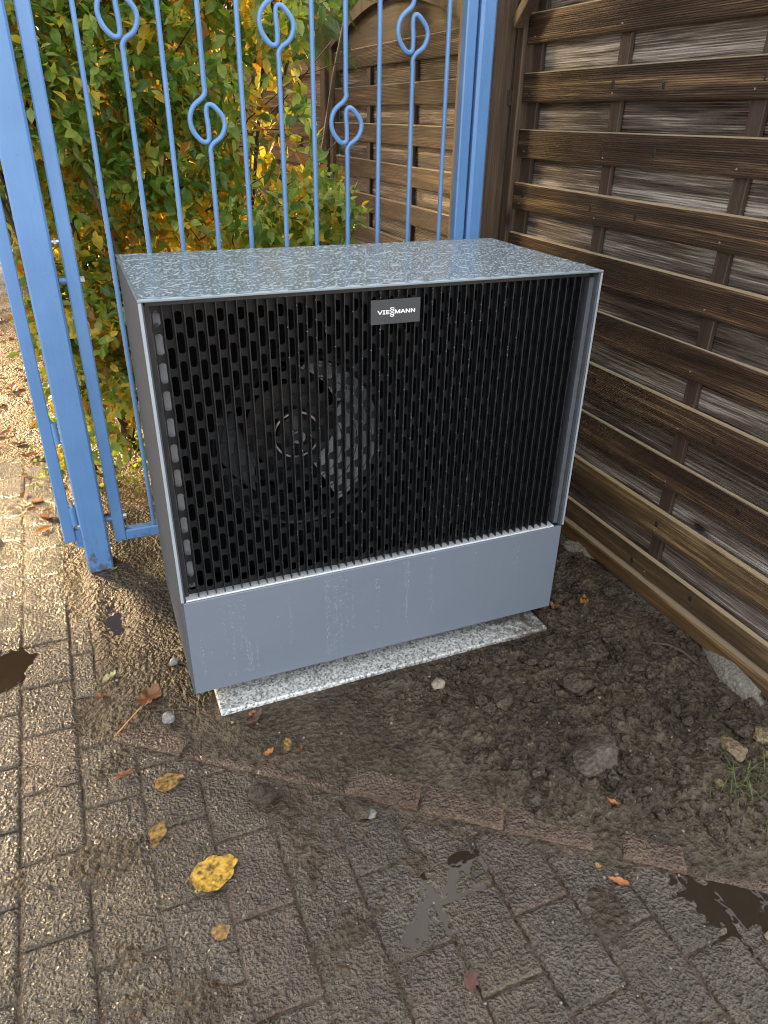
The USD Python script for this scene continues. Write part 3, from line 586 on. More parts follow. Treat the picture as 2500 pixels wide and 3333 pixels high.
part(pr, 'tube', bx(1.197, 1.252, GY - 0.03, GY + 0.03, -0.25, 2.5, 0.009), 'gate_blue')
# the open leaf, swung back behind its hinge stile
lf = thing('gate_leaf', 'blue steel gate leaf swung wide open, seen edge on left of the broad post', 'gate', (-0.284, GY, 0.13))
ld = np.array([-0.284 - CAM[0], GY - CAM[1]]); ld /= np.linalg.norm(ld); ln = np.array([ld[1], -ld[0]])
def leafbox(s0, s1, t, z0, z1, ch=0.003):
    m = bx(s0, s1, -t, t, z0, z1, ch); v = m.vertices.copy()
    m.vertices = np.column_stack([-0.284 + ld[0] * v[:, 0] + ln[0] * v[:, 1], GY + ld[1] * v[:, 0] + ln[1] * v[:, 1], v[:, 2]]); return m
part(lf, 'stile', leafbox(-0.02, 0.02, 0.019, 0.13, 2.45), 'gate_blue')
part(lf, 'stile', leafbox(0.95, 0.99, 0.019, 0.13, 2.45), 'gate_blue')
part(lf, 'bottom_rail', leafbox(0.02, 0.95, 0.017, 0.131, 0.170), 'gate_blue')
part(lf, 'top_rail', leafbox(0.02, 0.95, 0.017, 2.41, 2.449), 'gate_blue')
for s in np.linspace(0.12, 0.85, 8):
    q = np.array([-0.284, GY]) + ld * s
    part(lf, 'bar', tube([(q[0], q[1], 0.17), (q[0], q[1], 1.3), (q[0], q[1], 2.41)], 0.0073, 8), 'gate_blue', True)

# ------------------------------------------------------------------ wooden fence
def ribbed(y0, y1, z0, z1, x, th, bow=0.0, ribs=17, seed=0, side=1):
    """A slat with grooves along its face (towards -x), worn and slightly bowed."""
    h = (z1 - z0) / ribs; zz, xx = [], []
    for i in range(ribs):
        b = z0 + i * h
        zz += [b + h * 0.04, b + h * 0.22, b + h * 0.66, b + h * 0.84]; xx += [x + 0.0024, x, x, x + 0.0024]
    zz = np.array(zz); xx = np.array(xx); rnd = 0.004
    e = np.minimum(zz - z0, z1 - zz); xx = xx + 0.0035 * np.clip(1 - e / rnd, 0, 1) ** 2
    prof = np.vstack([np.column_stack([xx, zz]), [[x + 0.006, z1], [x + th, z1], [x + th, z0], [x + 0.006, z0]]])
    ny = max(int((y1 - y0) / 0.12), 2); ys = np.linspace(y0, y1, ny + 1); m = len(prof)
    dz = bow * np.sin((ys - y0) / (y1 - y0) * np.pi) + 0.0016 * (fbm(np.stack([ys * 2.1, 0 * ys + seed, 0 * ys], -1), 2, 71) - .5) * 2
    V = np.zeros((ny + 1, m, 3)); V[..., 0] = prof[:, 0]; V[..., 1] = ys[:, None]; V[..., 2] = prof[:, 1][None] + dz[:, None]
    V[..., 0] += 0.004 * (fbm(np.stack([ys * 1.3, 0 * ys + seed * 1.7, 0 * ys + 3], -1), 2, 72) - .5)[:, None]
    F = []
    j = np.arange(m); j1 = (j + 1) % m
    for i in range(ny):
        a, b = i * m + j, i * m + j1; c, d_ = a + m, b + m
        F += [np.stack([a, b, d_], 1), np.stack([a, d_, c], 1)]
    V = V.reshape(-1, 3); c0, c1 = V[:m].mean(0), V[-m:].mean(0); V = np.vstack([V, c0, c1])
    F += [np.stack([np.full(m, len(V) - 2), j1, j], 1), np.stack([np.full(m, len(V) - 1), ny * m + j, ny * m + j1], 1)]
    return trimesh.Trimesh(V, np.vstack(F), process=False)
ZTOP, PITCH, SH = 1.779, 0.1775, 0.094
def lamella(f, y0, y1, x, nslat, battens, looks, arch=False, screws=True, ribs=17, seed=0):
    for k in range(nslat):
        z1 = ZTOP + 2 * PITCH - k * PITCH if arch is not False and arch is not True else ZTOP + PITCH * (2 if not arch else 0) - k * PITCH
        z0 = z1 - SH
        if z0 < 0.10: z0 = 0.102
        if z1 - z0 < 0.03: continue
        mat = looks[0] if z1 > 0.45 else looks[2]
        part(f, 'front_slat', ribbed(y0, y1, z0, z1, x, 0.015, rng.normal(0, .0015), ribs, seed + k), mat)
        part(f, 'back_slat', ribbed(y0, y1, z1 - PITCH - 0.020, z0 + 0.012, x + 0.034, 0.012, 0, ribs, seed + k + 50), looks[1]) if z1 - PITCH - 0.006 > 0.08 else None
        if screws:
            for b in battens:
                part(f, 'screw', cyl((x - 0.0012, b + 0.004, z0 + 0.022), (x + 0.004, b + 0.004, z0 + 0.022), 0.0028, 8), 'zinc', 40)
    ztop = ZTOP + PITCH * (2 if not arch else 0)
    for b in battens:
        part(f, 'batten', bx(x + 0.0165, x + 0.0325, b - 0.024, b + 0.024, 0.10, ztop, 0.002), 'batten_wood')
fr = thing('wooden_fence', 'dark weathered ribbed slat fence on the right of the heat pump', 'fence', (1.5, 0.1, 0))
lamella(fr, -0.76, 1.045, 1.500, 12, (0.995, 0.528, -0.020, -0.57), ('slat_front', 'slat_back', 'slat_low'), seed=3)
part(fr, 'bottom_rail', bx(1.478, 1.530, -0.78, 1.047, 0.043, 0.098, 0.005), 'rail_wood')
part(fr, 'stile', bx(1.484, 1.556, 1.0475, 1.094, 0.043, 2.2, 0.004), 'post_wood')
part(fr, 'stile', bx(1.484, 1.530, -0.825, -0.7805, 0.043, 2.2, 0.004), 'post_wood')
part(fr, 'brace', bx(0, 0.24, -0.02, 0.02, -0.018, 0.018, 0.003).apply_transform(trimesh.transformations.rotation_matrix(-math.pi / 2, (0, 0, 1))).apply_transform(trimesh.transformations.rotation_matrix(math.radians(-42), (1, 0, 0))).apply_translation((1.462, 1.060, 1.745)), 'post_wood')
for yk, zk in [(0.535, 1.555), (0.545, 1.375), (0.560, 1.205), (0.335, 1.200), (1.00, 1.535), (1.01, 1.36), (0.30, 1.375), (0.31, 1.545), (-0.04, 1.555), (0.98, 1.21), (-0.10, 1.02), (-0.16, 0.66), (0.12, 0.85), (-0.30, 0.50), (0.40, 0.665), (-0.02, 0.31), (-0.22, 0.15), (0.05, 0.13)]:
    m = trimesh.creation.icosphere(subdivisions=2); v = m.vertices * (1 + .5 * (noise(m.vertices * 1.7 + yk * 31, 6) - .5))[:, None] * [0.0016, 0.0075, 0.0125 if zk > .9 else 0.010]
    part(fr, 'knot', trimesh.Trimesh(v + [1.5004, yk, zk], m.faces, process=False), 'knot_dark', True)
wp = thing('fence_post', 'square brown timber post at the fence corner behind the slim blue post', 'post', (1.45, 1.15, 0))
part(wp, 'timber', bx(1.395, 1.484, 1.100, 1.190, -0.2, 2.6, 0.005), 'post_wood')
part(wp, 'batten', bx(1.4845, 1.575, 1.108, 1.186, -0.2, 2.6, 0.005), 'post_wood')
part(wp, 'bracket', bx(1.470, 1.520, 1.0945, 1.0995, 1.50, 1.55, 0.001), 'batten_wood')
wp2 = thing('fence_post', 'narrow timber post left of the slim blue post, holding the arched fence', 'post', (1.5, 1.47, 0))
part(wp2, 'timber', bx(1.465, 1.545, 1.430, 1.510, -0.2, 2.6, 0.005), 'post_wood')
ra = thing('arched_fence', 'weathered slat fence with arched top beyond the blue bars', 'fence', (1.5, 2.3, 0))
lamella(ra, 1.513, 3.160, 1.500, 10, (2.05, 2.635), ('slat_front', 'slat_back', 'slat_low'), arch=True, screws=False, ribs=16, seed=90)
a = np.linspace(0, 1, 25); ya = 1.512 + a * 1.65; za = 1.80 + 0.15 * np.sin(a * np.pi)
for lo_, hi_, nm, mt_ in ((0.0, 0.055, 'arch_rail', 'post_wood'),):
    V = np.vstack([np.column_stack([np.full(25, xx), ya, za + o]) for xx in (1.478, 1.535) for o in (lo_, hi_)]); F = []
    for i in range(24):
        A_, B_, C_, D_ = i, 25 + i, 50 + i, 75 + i
        F += [[A_, A_ + 1, B_ + 1], [A_, B_ + 1, B_], [C_, D_ + 1, C_ + 1], [C_, D_, D_ + 1], [B_, B_ + 1, D_ + 1], [B_, D_ + 1, D_], [A_, C_ + 1, A_ + 1], [A_, C_, C_ + 1]]
    part(ra, nm, trimesh.Trimesh(V, F, process=False), mt_)
V = np.vstack([np.column_stack([np.full(25, xx), ya, z]) for xx in (1.517, 1.530) for z in (np.full(25, 1.70), za + 0.0)]); F2 = []
for i in range(24):
    A_, B_, C_, D_ = i, 25 + i, 50 + i, 75 + i
    F2 += [[A_, A_ + 1, B_ + 1], [A_, B_ + 1, B_], [C_, D_ + 1, C_ + 1], [C_, D_, D_ + 1]]
part(ra, 'arch_board', trimesh.Trimesh(V, F2, process=False), 'slat_front')
part(ra, 'stile', bx(1.484, 1.532, 3.162, 3.215, 0.04, 1.86, 0.004), 'post_wood')
part(ra, 'bottom_rail', bx(1.478, 1.530, 1.513, 3.160, 0.043, 0.098, 0.005), 'rail_wood')
wp3 = thing('fence_post', 'grey green timber post at the far end of the arched fence', 'post', (1.5, 3.28, 0))
part(wp3, 'timber', bx(1.46, 1.55, 3.225, 3.315, -0.2, 2.0, 0.005), 'post_wood')
ff = thing('far_fence', 'sunlit orange brown slat fence glimpsed through the hedge', 'fence', (1.5, 4.3, 0))
lamella(ff, 3.33, 5.2, 1.500, 10, (4.0, 4.6), ('slat_warm', 'slat_warm', 'slat_warm'), arch=True, screws=False, ribs=10, seed=140)
ff2 = thing('far_fence', 'farthest slat fence panel behind the hedge, end on to the yard', 'fence', (0.6, 5.3, 0))
for k in range(10):
    z1 = 1.95 - k * 0.18
    part(ff2, 'front_slat', bx(-0.5, 1.5, 5.28, 5.292, z1 - 0.095, z1, 0.003), 'slat_warm')
    if k < 9: part(ff2, 'back_slat', bx(-0.5, 1.5, 5.31, 5.322, z1 - 0.185, z1 - 0.09, 0.003), 'slat_warm')
for b in (-0.45, 0.1, 0.7, 1.3): part(ff2, 'batten', bx(b - .025, b + .025, 5.2935, 5.3085, 0.1, 1.95), 'batten_wood')
# lumps of footing concrete under the fence
for c, s, seed, lab in [((1.515, 0.86, 0.005), (0.05, 0.16, 0.075), 4, 'pale concrete footing lump under the fence near the back corner'), ((1.505, 0.26, 0.0), (0.045, 0.15, 0.08), 6, 'concrete footing lump under the fence beside the heat pump'),
                   ((1.515, -0.40, -0.01), (0.075, 0.19, 0.12), 9, 'biggest concrete footing lump under the fence at the right edge')]:
    m = rock(c, s, seed, 0.85, 0.3, 3); lone('footing', m, 'concrete_look', lab, 'footing', 50)

# ------------------------------------------------------------------ leaves and plants
def leaves(P, A, N, L, Wd, curl=0.15, detail=1):
    """Leaf blades: base P, axis A (unit), face normal N, length L, width Wd (arrays)."""
    n = len(P); N = N - A * (N * A).sum(1)[:, None]; N /= np.linalg.norm(N, axis=1)[:, None] + 1e-9; S = np.cross(N, A)
    t = [(0.0, 0, 0), (0.28, -0.42, 0.06), (0.28, 0, 0), (0.28, 0.42, 0.06), (0.64, -0.40, 0.03), (0.64, 0, -0.03), (0.64, 0.40, 0.03), (1.0, 0, -curl)]
    t = np.array(t)
    V = P[:, None] + A[:, None] * (t[:, 0] * L[:, None])[..., None] + S[:, None] * (t[:, 1] * Wd[:, None])[..., None] + N[:, None] * (t[:, 2] * L[:, None])[..., None]
    F = np.array([[0, 2, 1], [0, 3, 2], [1, 2, 5], [1, 5, 4], [2, 3, 6], [2, 6, 5], [4, 5, 7], [5, 6, 7]])[:, ::-1]
    return V, F
def leafmesh(V, F):
    n, m = V.shape[:2]
    return trimesh.Trimesh(V.reshape(-1, 3), (F[None] + (np.arange(n) * m)[:, None, None]).reshape(-1, 3), process=False)
def unit(v): return v / (np.linalg.norm(v, axis=-1, keepdims=True) + 1e-9)
def sprays(C, out, n_per, spread, r):
    """Twigs from each C with opposite leaf pairs; returns leaf base, axis, normal."""
    n = len(C); T = unit(out + r.normal(0, spread, (n, 3)))
    P, A, Nn, twig = [], [], [], []
    for k in range(n_per):
        s = 0.018 + 0.028 * k + 0.006 * r.random(n)
        side = unit(np.cross(T, unit(r.normal(0, 1, (n, 3)) * [1, 1, .4] + [0, 0, .2])))
        for sg in (-1, 1):
            P.append(C + T * s[:, None]); a = unit(T * 0.55 + side * sg + r.normal(0, 0.25, (n, 3)) + [0, 0, -0.12]); A.append(a)
            Nn.append(unit(np.array([0, -0.35, 1.0]) + r.normal(0, 0.42, (n, 3)) + 0.3 * T))
    P.append(C + T * (0.018 + 0.028 * n_per)); 
    P[-1] = C + T * (0.02 + 0.028 * n_per); A.append(unit(T + r.normal(0, .15, (n, 3)))); Nn.append(unit(np.array([0, -0.3, 1.0]) + r.normal(0, 0.4, (n, 3))))
    return np.concatenate(P), np.concatenate(A), np.concatenate(Nn), T

hedge = thing('hedge', 'leafy green hedge turning yellow behind the blue bars', 'hedge', (0.2, 1.7, 0))
r = np.random.default_rng(5)
# stems
for i in range(16):
    b = np.array([-0.22 + 0.95 * r.random(), 1.65 + 0.45 * r.random(), -0.02]); pts = [b]; dv_ = np.array([r.normal(0, .16), r.normal(-.02, .14), 1.0])
    for q in range(9): pts.append(pts[-1] + dv_ * 0.27 + r.normal(0, .028, 3) * [1, 1, .3])
    part(hedge, 'stem', tube(pts, np.linspace(0.013, 0.004, 10), 6), 'bark', True)
tw = []
for i in range(130):
    b = np.array([-0.20 + 1.0 * r.random(), 1.75 + 0.3 * r.random(), 0.35 + 2.2 * r.random()]); dv_ = unit(np.array([r.normal(0, .6), -1.0 + .3 * r.normal(), r.normal(.35, .4)]))
    tw.append(tube([b, b + dv_ * .2 + r.normal(0, .02, 3), b + dv_ * .42 + r.normal(0, .04, 3) + [0, 0, .03]], [0.004, 0.003, 0.0015], 5))
part(hedge, 'twigs', cat_(tw), 'bark', True, kind='stuff')
def hedge_bottom(x): return 0.36 + 0.10 * noise(np.stack([x * 5, 0 * x, 0 * x], -1), 8) + 0.22 * smooth01((x - 0.35) / 0.4) - .12 * smooth01((.1 - x) / .2) + .1
def hedge_pts(n, front):
    C = r.random((n * 7, 3)) * [1.62, 1.0, 2.95] + [-0.52, 0, 0.15]
    f = fbm(np.stack([C[:, 0] * 3.2, C[:, 2] * 3.2, 0 * C[:, 0]], -1), 3, 14)
    C[:, 1] = (1.30 + 0.30 * f * 1.6 - 0.08 + 0.16 * r.random(len(C))) if front else (1.62 + 0.62 * r.random(len(C)))
    lim = 0.80 + 0.12 * (noise(np.stack([C[:, 2] * 4, 0 * C[:, 0], 0 * C[:, 0]], -1), 5) - .5) + 0.20 * smooth01((1.36 - C[:, 2]) / .25) + 0.10 * (C[:, 1] - 1.4)
    ok = (C[:, 2] > hedge_bottom(C[:, 0])) & (C[:, 0] < lim) & (C[:, 0] > np.where(C[:, 2] < 1.3, -0.31, -0.47) + 0.07 * f)
    gap = fbm(C * 3.6 + 4.4, 3, 15)
    ok &= gap > (0.37 if front else 0.29)
    # a thin spot where the sunlit fence shows through
    hole = np.exp(-(((C[:, 0] - 0.70) / 0.22) ** 2 + ((C[:, 2] - 1.42) / 0.30) ** 2)); ok &= r.random(len(C)) > 0.85 * hole
    return C[ok][:n]
colors = ['leaf_dark', 'leaf_mid', 'leaf_light', 'leaf_yellow', 'leaf_orange']
def clump(C, out, weights, n_per, scale, spread=.55):
    P, A, N, T = sprays(C, out, n_per, spread, r); n = len(P)
    L = scale * (0.034 + 0.036 * r.random(n)); Wd = L * (0.50 + 0.14 * r.random(n))
    V, F = leaves(P, A, N, L, Wd, 0.12)
    col = r.choice(len(colors), n, p=weights)
    # whole twigs tend to share a tone
    tw_ = r.choice(len(colors), len(C), p=weights); tidx = np.tile(np.arange(len(C)), n // len(C))
    col = np.where(r.random(n) < 0.6, tw_[tidx], col)
    return V, F, col, P
Cf = hedge_pts(1900, True); Vf, Fl, cf, Pf = clump(Cf, np.array([0, -1.0, 0.25]), [.27, .37, .24, .09, .03], 3, 1.05)
Cb = hedge_pts(2700, False); Vb, _, cb, Pb = clump(Cb, np.array([-.2, -0.6, 0.35]), [.05, .16, .22, .42, .15], 3, 1.1)  # back sprays yellower: turned leaves, and backlit glow put into their colour
yl = smooth01((0.25 - Pf[:, 0]) / 0.5) * smooth01((1.5 - Pf[:, 2]) / 0.9)       # lower left of the hedge has turned
cf = np.where(r.random(len(cf)) < 0.42 * yl, np.where(r.random(len(cf)) < .7, 3, 4), cf)
Cl = np.column_stack([r.random(220) * 0.46 - 0.31, 1.25 + 0.6 * r.random(220), 0.24 + 0.6 * r.random(220)])
Vl, _, cl, Pl = clump(Cl, np.array([0, -1.0, 0.0]), [.12, .28, .28, .24, .08], 3, 0.95)
Vall, call, Pall = np.concatenate([Vf, Vb, Vl]), np.concatenate([cf, cb, cl]), np.concatenate([Pf, Pb, Pl])
dist = np.linalg.norm(Vall.mean(1) - CAM, axis=1)
ang = (Vall.mean(1) - CAM) @ FWD; u = (Vall.mean(1) - CAM) @ RIGHT / ang; w = (Vall.mean(1) - CAM) @ DOWN / ang
inview = (np.abs(u) < 0.535) & (np.abs(w) < 0.713)
order = np.argsort(np.where(inview, dist, 99)); single = np.zeros(len(Vall), bool); single[order[:300]] = True
for i in order[:300]: part(hedge, 'leaf', leafmesh(Vall[i:i + 1], Fl), colors[call[i]])
for c in range(len(colors)):
    s = (call == c) & ~single
    if s.any(): part(hedge, 'foliage', leafmesh(Vall[s], Fl), colors[c], kind='stuff')

# a conifer behind the hedge, its fans hanging in front of the arched fence
th = thing('conifer', 'green conifer with feathery fans hanging over the arched fence', 'conifer', (1.85, 3.0, 0))
part(th, 'trunk', tube([(1.85, 3.0, -0.02), (1.83, 3.0, 1.4), (1.80, 2.98, 3.2)], [0.06, 0.045, 0.02], 10), 'bark', True)
part(th, 'limb', tube([(1.82, 3.0, 2.05), (1.5, 2.75, 2.16), (1.15, 2.42, 2.12), (0.98, 2.30, 2.05)], [0.022, 0.018, 0.010, 0.005], 8), 'bark', True)
fr_ = []
def frond(base, axis, nrm, L):
    axis = unit(axis); nrm = unit(nrm - axis * (nrm @ axis)); s = np.cross(nrm, axis); V, F = [], []
    def strip_(p, d_, l, w_):
        k_ = len(V); q = np.cross(nrm, d_); V.extend([p - q * w_, p + q * w_, p + d_ * l * .6 + q * w_ * .8, p + d_ * l * .6 - q * w_ * .8, p + d_ * l - nrm * l * .08]); F.extend([[k_, k_ + 1, k_ + 2], [k_, k_ + 2, k_ + 3], [k_ + 3, k_ + 2, k_ + 4]])
    strip_(base, axis, L, 0.0028)
    for j in range(11):
        t = 0.12 + 0.075 * j
        for sg in (-1, 1):
            d_ = unit(axis * 0.85 + s * sg * 0.9); l = L * (0.42 * (1 - t) + 0.08); p = base + axis * L * t; strip_(p, d_, l, 0.0024)
            for jj in (0.4, 0.65):
                d2 = unit(d_ + axis * .9); strip_(p + d_ * l * jj, d2, l * .4, 0.002)
    return np.array(V), np.array(F)
vs, fs, o = [], [], 0
for i in range(330):
    t = r.random(); a = r.random() * 2 * np.pi
    if i < 210: c = np.array([1.08, 2.36, 1.74 + 0.75 * t]) + np.array([math.cos(a), math.sin(a), 0]) * (0.07 + 0.12 * r.random() + .05 * t)
    else: c = np.array([1.81, 2.99, 1.7 + 1.4 * t]) + np.array([math.cos(a), math.sin(a), 0]) * (0.15 + 0.2 * r.random())
    v, f_ = frond(c, np.array([math.cos(a) * .55, math.sin(a) * .55 - .15, -0.65 + .2 * r.normal()]), np.array([math.cos(a) + r.normal(0, .5), math.sin(a) - .4 + r.normal(0, .4), .6]), 0.11 + 0.07 * r.random())
    vs.append(v); fs.append(f_ + o); o += len(v)
part(th, 'crown', trimesh.Trimesh(np.vstack(vs), np.vstack(fs), process=False), 'thuja_green', kind='stuff')

# golden autumn trees unseen on the left, first two placed to shape the sun
def golden(name, cx, cy, h, rad_, n, label, seed, zmin=0.3):
    q = np.random.default_rng(seed); t_ = thing(name, label, 'tree', (cx, cy, 0))
    part(t_, 'trunk', tube([(cx, cy, -0.1), (cx + .05, cy, 1.0), (cx - .05, cy + .1, h * .75)], [0.12, 0.09, 0.03], 10), 'bark', True)
    for b in range(7):
        a_ = q.random() * 6.28; z_ = .9 + q.random() * (h * .45)
        part(t_, 'limb', tube([(cx, cy, z_), (cx + math.cos(a_) * rad_ * .4, cy + math.sin(a_) * rad_ * .4, z_ + .5), (cx + math.cos(a_) * rad_ * .75, cy + math.sin(a_) * rad_ * .75, z_ + .8)], [0.04, 0.025, 0.01], 7), 'bark', True)
    d_ = unit(q.normal(0, 1, (n, 3))); c = np.array([cx, cy, h * .53]) + d_ * (q.random((n, 1)) ** .4) * [rad_, rad_ * .7, h * .5]
    c = c[(fbm(c * 1.6, 3, seed) > 0.33) & (c[:, 2] > zmin + .25 * (noise(c * 3.0, seed) - .5))]; m = len(c)
    L = 0.10 + 0.06 * q.random(m); V, F = leaves(c, unit(q.normal(0, 1, (m, 3)) + [0, 0, -.4]), unit(q.normal(0, 1, (m, 3)) + [0, 0, .6]), L, L * .75, .1)
    part(t_, 'crown', leafmesh(V, F), 'leaf_gold', kind='stuff')
golden('golden_tree', -1.95, 2.45, 3.6, 1.48, 24000, 'unseen golden autumn tree left of the path, next to the hedge, crown raised to let sun under', 31, 1.35)
golden('golden_tree', -2.45, 4.7, 4.4, 0.68, 6000, 'unseen second golden tree left of the path, added to block sun from the unit', 37, 2.3)  # added out of view to keep a sun beam off the unit
golden('golden_tree', -1.9, 8.2, 5.4, 1.8, 7000, 'distant golden autumn tree at the end of the left path', 35)

# tall evergreens closing the view behind the far fence
def evergreen(cx, cy, h, rad_, n, label, seed):
    q = np.random.default_rng(seed); t_ = thing('evergreen_tree', label, 'tree', (cx, cy, 0))
    part(t_, 'trunk', tube([(cx, cy, -0.1), (cx, cy, h * .9)], [0.11, 0.02], 8), 'bark', True)
    d_ = unit(q.normal(0, 1, (n, 3))); c = np.array([cx, cy, h * .5]) + d_ * (q.random((n, 1)) ** .45) * [rad_, rad_ * .8, h * .52]; c = c[c[:, 2] > .1]; m = len(c)
    L = 0.10 + 0.08 * q.random(m); V, F = leaves(c, unit(q.normal(0, 1, (m, 3)) + [0, -.3, -.3]), unit(q.normal(0, 1, (m, 3)) + [0, -.4, .6]), L, L * .6, .1)
    part(t_, 'crown', leafmesh(V, F), 'leaf_dark' if seed % 2 else 'leaf_mid', kind='stuff')
for i_, (cx_, cy_, h_, lb) in enumerate([(-0.55, 6.6, 4.4, 'leftmost evergreen tree behind the far fence'), (0.65, 6.7, 4.8, 'evergreen tree behind the middle of the far fence'), (1.9, 6.6, 4.6, 'evergreen tree behind the far corner of the fences'),
                                     (3.1, 6.4, 4.9, 'tallest evergreen tree behind the sunlit fence'), (3.6, 4.9, 4.4, 'evergreen tree showing over the sunlit fence'), (3.5, 3.4, 4.2, 'evergreen tree showing over the arched fence')]):
    evergreen(cx_, cy_, h_, 0.95, 4600, lb, 41 + i_)

# ground cover under the hedge, and leaf litter behind the gate
n = 1500; C = np.column_stack([-0.42 + 0.75 * r.random(n), 1.35 + 1.1 * r.random(n), 0.01 + 0.13 * r.random(n) ** 1.5]); C = C[fbm(C * 3 + 2, 2, 9) > .42]; n = len(C)
L = 0.016 + 0.014 * r.random(n); V, F = leaves(C, unit(r.normal(0, 1, (n, 3)) * [1, 1, .5]), unit(r.normal(0, .5, (n, 3)) + [0, -.4, 1]), L, L * .8)
s = r.random(n) < .6
lone('ground_cover', leafmesh(V[s], F), 'leaf_mid', 'low green ground cover under the hedge', None, kind='stuff')
lone('ground_cover', leafmesh(V[~s], F), 'leaf_light', 'pale yellow green ground cover under the hedge', None, kind='stuff')
def flat_leaves(n, xr, yr, Ls, seed, dz=0.006):
    q = np.random.default_rng(seed); x, y = xr[0] + (xr[1] - xr[0]) * q.random(n), yr[0] + (yr[1] - yr[0]) * q.random(n)
    z = soil_z(x, y) + dz + .004 * q.random(n); a_ = q.random(n) * 6.28
    L = Ls[0] + (Ls[1] - Ls[0]) * q.random(n)
    return leaves(np.column_stack([x, y, z]), unit(np.column_stack([np.cos(a_), np.sin(a_), q.normal(0, .12, n)])), unit(np.column_stack([q.normal(0, .3, n), q.normal(0, .3, n), np.ones(n)])), L, L * .62, .05)
for mat, lab, sd, n in (('dead_orange', 'orange fallen leaves strewn behind the gate', 61, 150), ('wet_ochre', 'ochre fallen leaves strewn behind the gate', 62, 170), ('dead_brown', 'brown fallen leaves strewn behind the gate', 63, 130), ('pale_scrap', 'pale fallen leaves strewn behind the gate', 64, 70)):
    V, F = flat_leaves(n, (-1.1, 0.35), (1.2, 5.2), (0.03, 0.07), sd); lone('leaf_litter', leafmesh(V, F), mat, lab, None, kind='stuff')

# ------------------------------------------------------------------ small things on the ground
def blade(x, y, z, ang_, L, wid, mat, label, outline='oval', name='fallen_leaf', curl=0.010, seed=0, flat=True):
    """One fallen leaf: a veined, crumpled blade, with an optional outline."""
    n = 44; t = np.arange(n) / n * 2 * np.pi
    if outline == 'oval': rr = np.stack([np.cos(t), np.sin(t) * (1 - 0.15 * np.cos(t))], -1); rr[:, 0] = np.where(np.cos(t) > .9, rr[:, 0] * 1.12, rr[:, 0]); rr = rr * (1 + .22 * (noise(np.column_stack([np.cos(t) * 4 + seed, np.sin(t) * 4, 0 * t]), seed) - .5))[:, None]
    elif outline == 'lobed': rad_ = 0.72 + 0.28 * np.abs(np.cos(2.5 * t)) ** .7; rr = np.stack([np.cos(t) * rad_, np.sin(t) * rad_], -1)
    else: rad_ = 0.75 + 0.5 * (fbm(np.stack([np.cos(t) * 2 + seed, np.sin(t) * 2, 0 * t], -1), 3, seed) - .5) * 1.4; rr = np.stack([np.cos(t) * rad_, np.sin(t) * rad_], -1)
    rings = [1.0, 0.7, 0.38]; V = np.vstack([rr * q for q in rings] + [[[0, 0]]]) * [L / 2, wid / 2]
    h = curl * (2 * (fbm(np.column_stack([V / max(L, .01) * 5 + seed, np.zeros(len(V))]), 3, seed + 1) - .5) + 1.2 * (np.linalg.norm(V / [L / 2, wid / 2], axis=1)) ** 2 * .6) + 0.0025
    if flat: h = np.clip(h, 0.0008, None)
    c, s_ = math.cos(ang_), math.sin(ang_)
    P_ = np.column_stack([x + V[:, 0] * c - V[:, 1] * s_, y + V[:, 0] * s_ + V[:, 1] * c, z + h]); F = []
    for j in range(2):
        for i in range(n): F += [[j * n + i, j * n + (i + 1) % n, (j + 1) * n + (i + 1) % n], [j * n + i, (j + 1) * n + (i + 1) % n, (j + 1) * n + i]]
    for i in range(n): F.append([2 * n + i, 2 * n + (i + 1) % n, 3 * n])
    m0 = trimesh.Trimesh(P_, F, process=False); m1 = trimesh.Trimesh(P_ - [0, 0, .0006], np.array(F)[:, ::-1], process=False)
    if label is None: return cat_([m0, m1])
    lone(name, cat_([m0, m1]), mat, label, 'leaf', True)
def gz(x, y): return float(max(soil_z(np.array([x]), np.array([y]))[0], (sag(np.array([x]), np.array([y]))[0] + 0.001) if paving_sd(x, y) < 0 else -1))
bl = thing('fallen_leaf', 'curled rust brown leaf with a long orange stalk, left of the slab', 'leaf', (-0.12, 0.077, gz(-.12, .077)))
part(bl, 'blade', blade(-0.115, 0.085, gz(-.115, .085) + .004, 0.9, 0.085, 0.06, None, None, 'lobed', curl=.016, seed=3), 'dead_brown', True)
part(bl, 'stalk', tube([(-0.14, 0.055, gz(-.14, .055) + .010), (-0.18, 0.018, gz(-.18, .018) + .007), (-0.217, -0.018, gz(-.217, -.018) + .005)], [.0016, .0016, .0026], 6), 'stem_orange', True)
blade(-0.049, -0.502, 0.0012, 0.35, 0.098, 0.082, 'wet_yellow', 'bright yellow round leaf flat on the wet paving', curl=.001, seed=4)
blade(-0.108, -0.218, 0.0035, 0.2, 0.065, 0.052, 'wet_ochre', 'ochre round leaf on the paving in front of the rusty leaf', curl=.001, seed=5)
blade(-0.149, -0.358, 0.0015, 1.1, 0.085, 0.050, 'wet_ochre', 'long torn ochre leaf pressed into the paving left of the yellow leaf', 'ragged', curl=.001, seed=6)
blade(-0.060, -0.639, 0.0015, 0.4, 0.050, 0.045, 'wet_ochre', 'small faded leaf on the paving below the bright yellow leaf', 'ragged', curl=.001, seed=7)
blade(0.136, -0.107, gz(.136, -.107) + .003, 1.0, 0.080, 0.042, 'dead_dark', 'shrivelled dark brown leaf at the front of the slab', 'ragged', curl=.016, seed=8)
blade(0.134, -0.085, gz(.134, -.085) + .008, 0.3, 0.026, 0.02, 'dead_orange', 'small orange scrap of leaf just before the slab', 'ragged', curl=.006, seed=9)
blade(0.145, -0.225, gz(.145, -.225) + .003, 0.4, 0.038, 0.020, 'dead_orange', 'orange leaf scrap left of the hollow seed shell', 'ragged', curl=.006, seed=10)
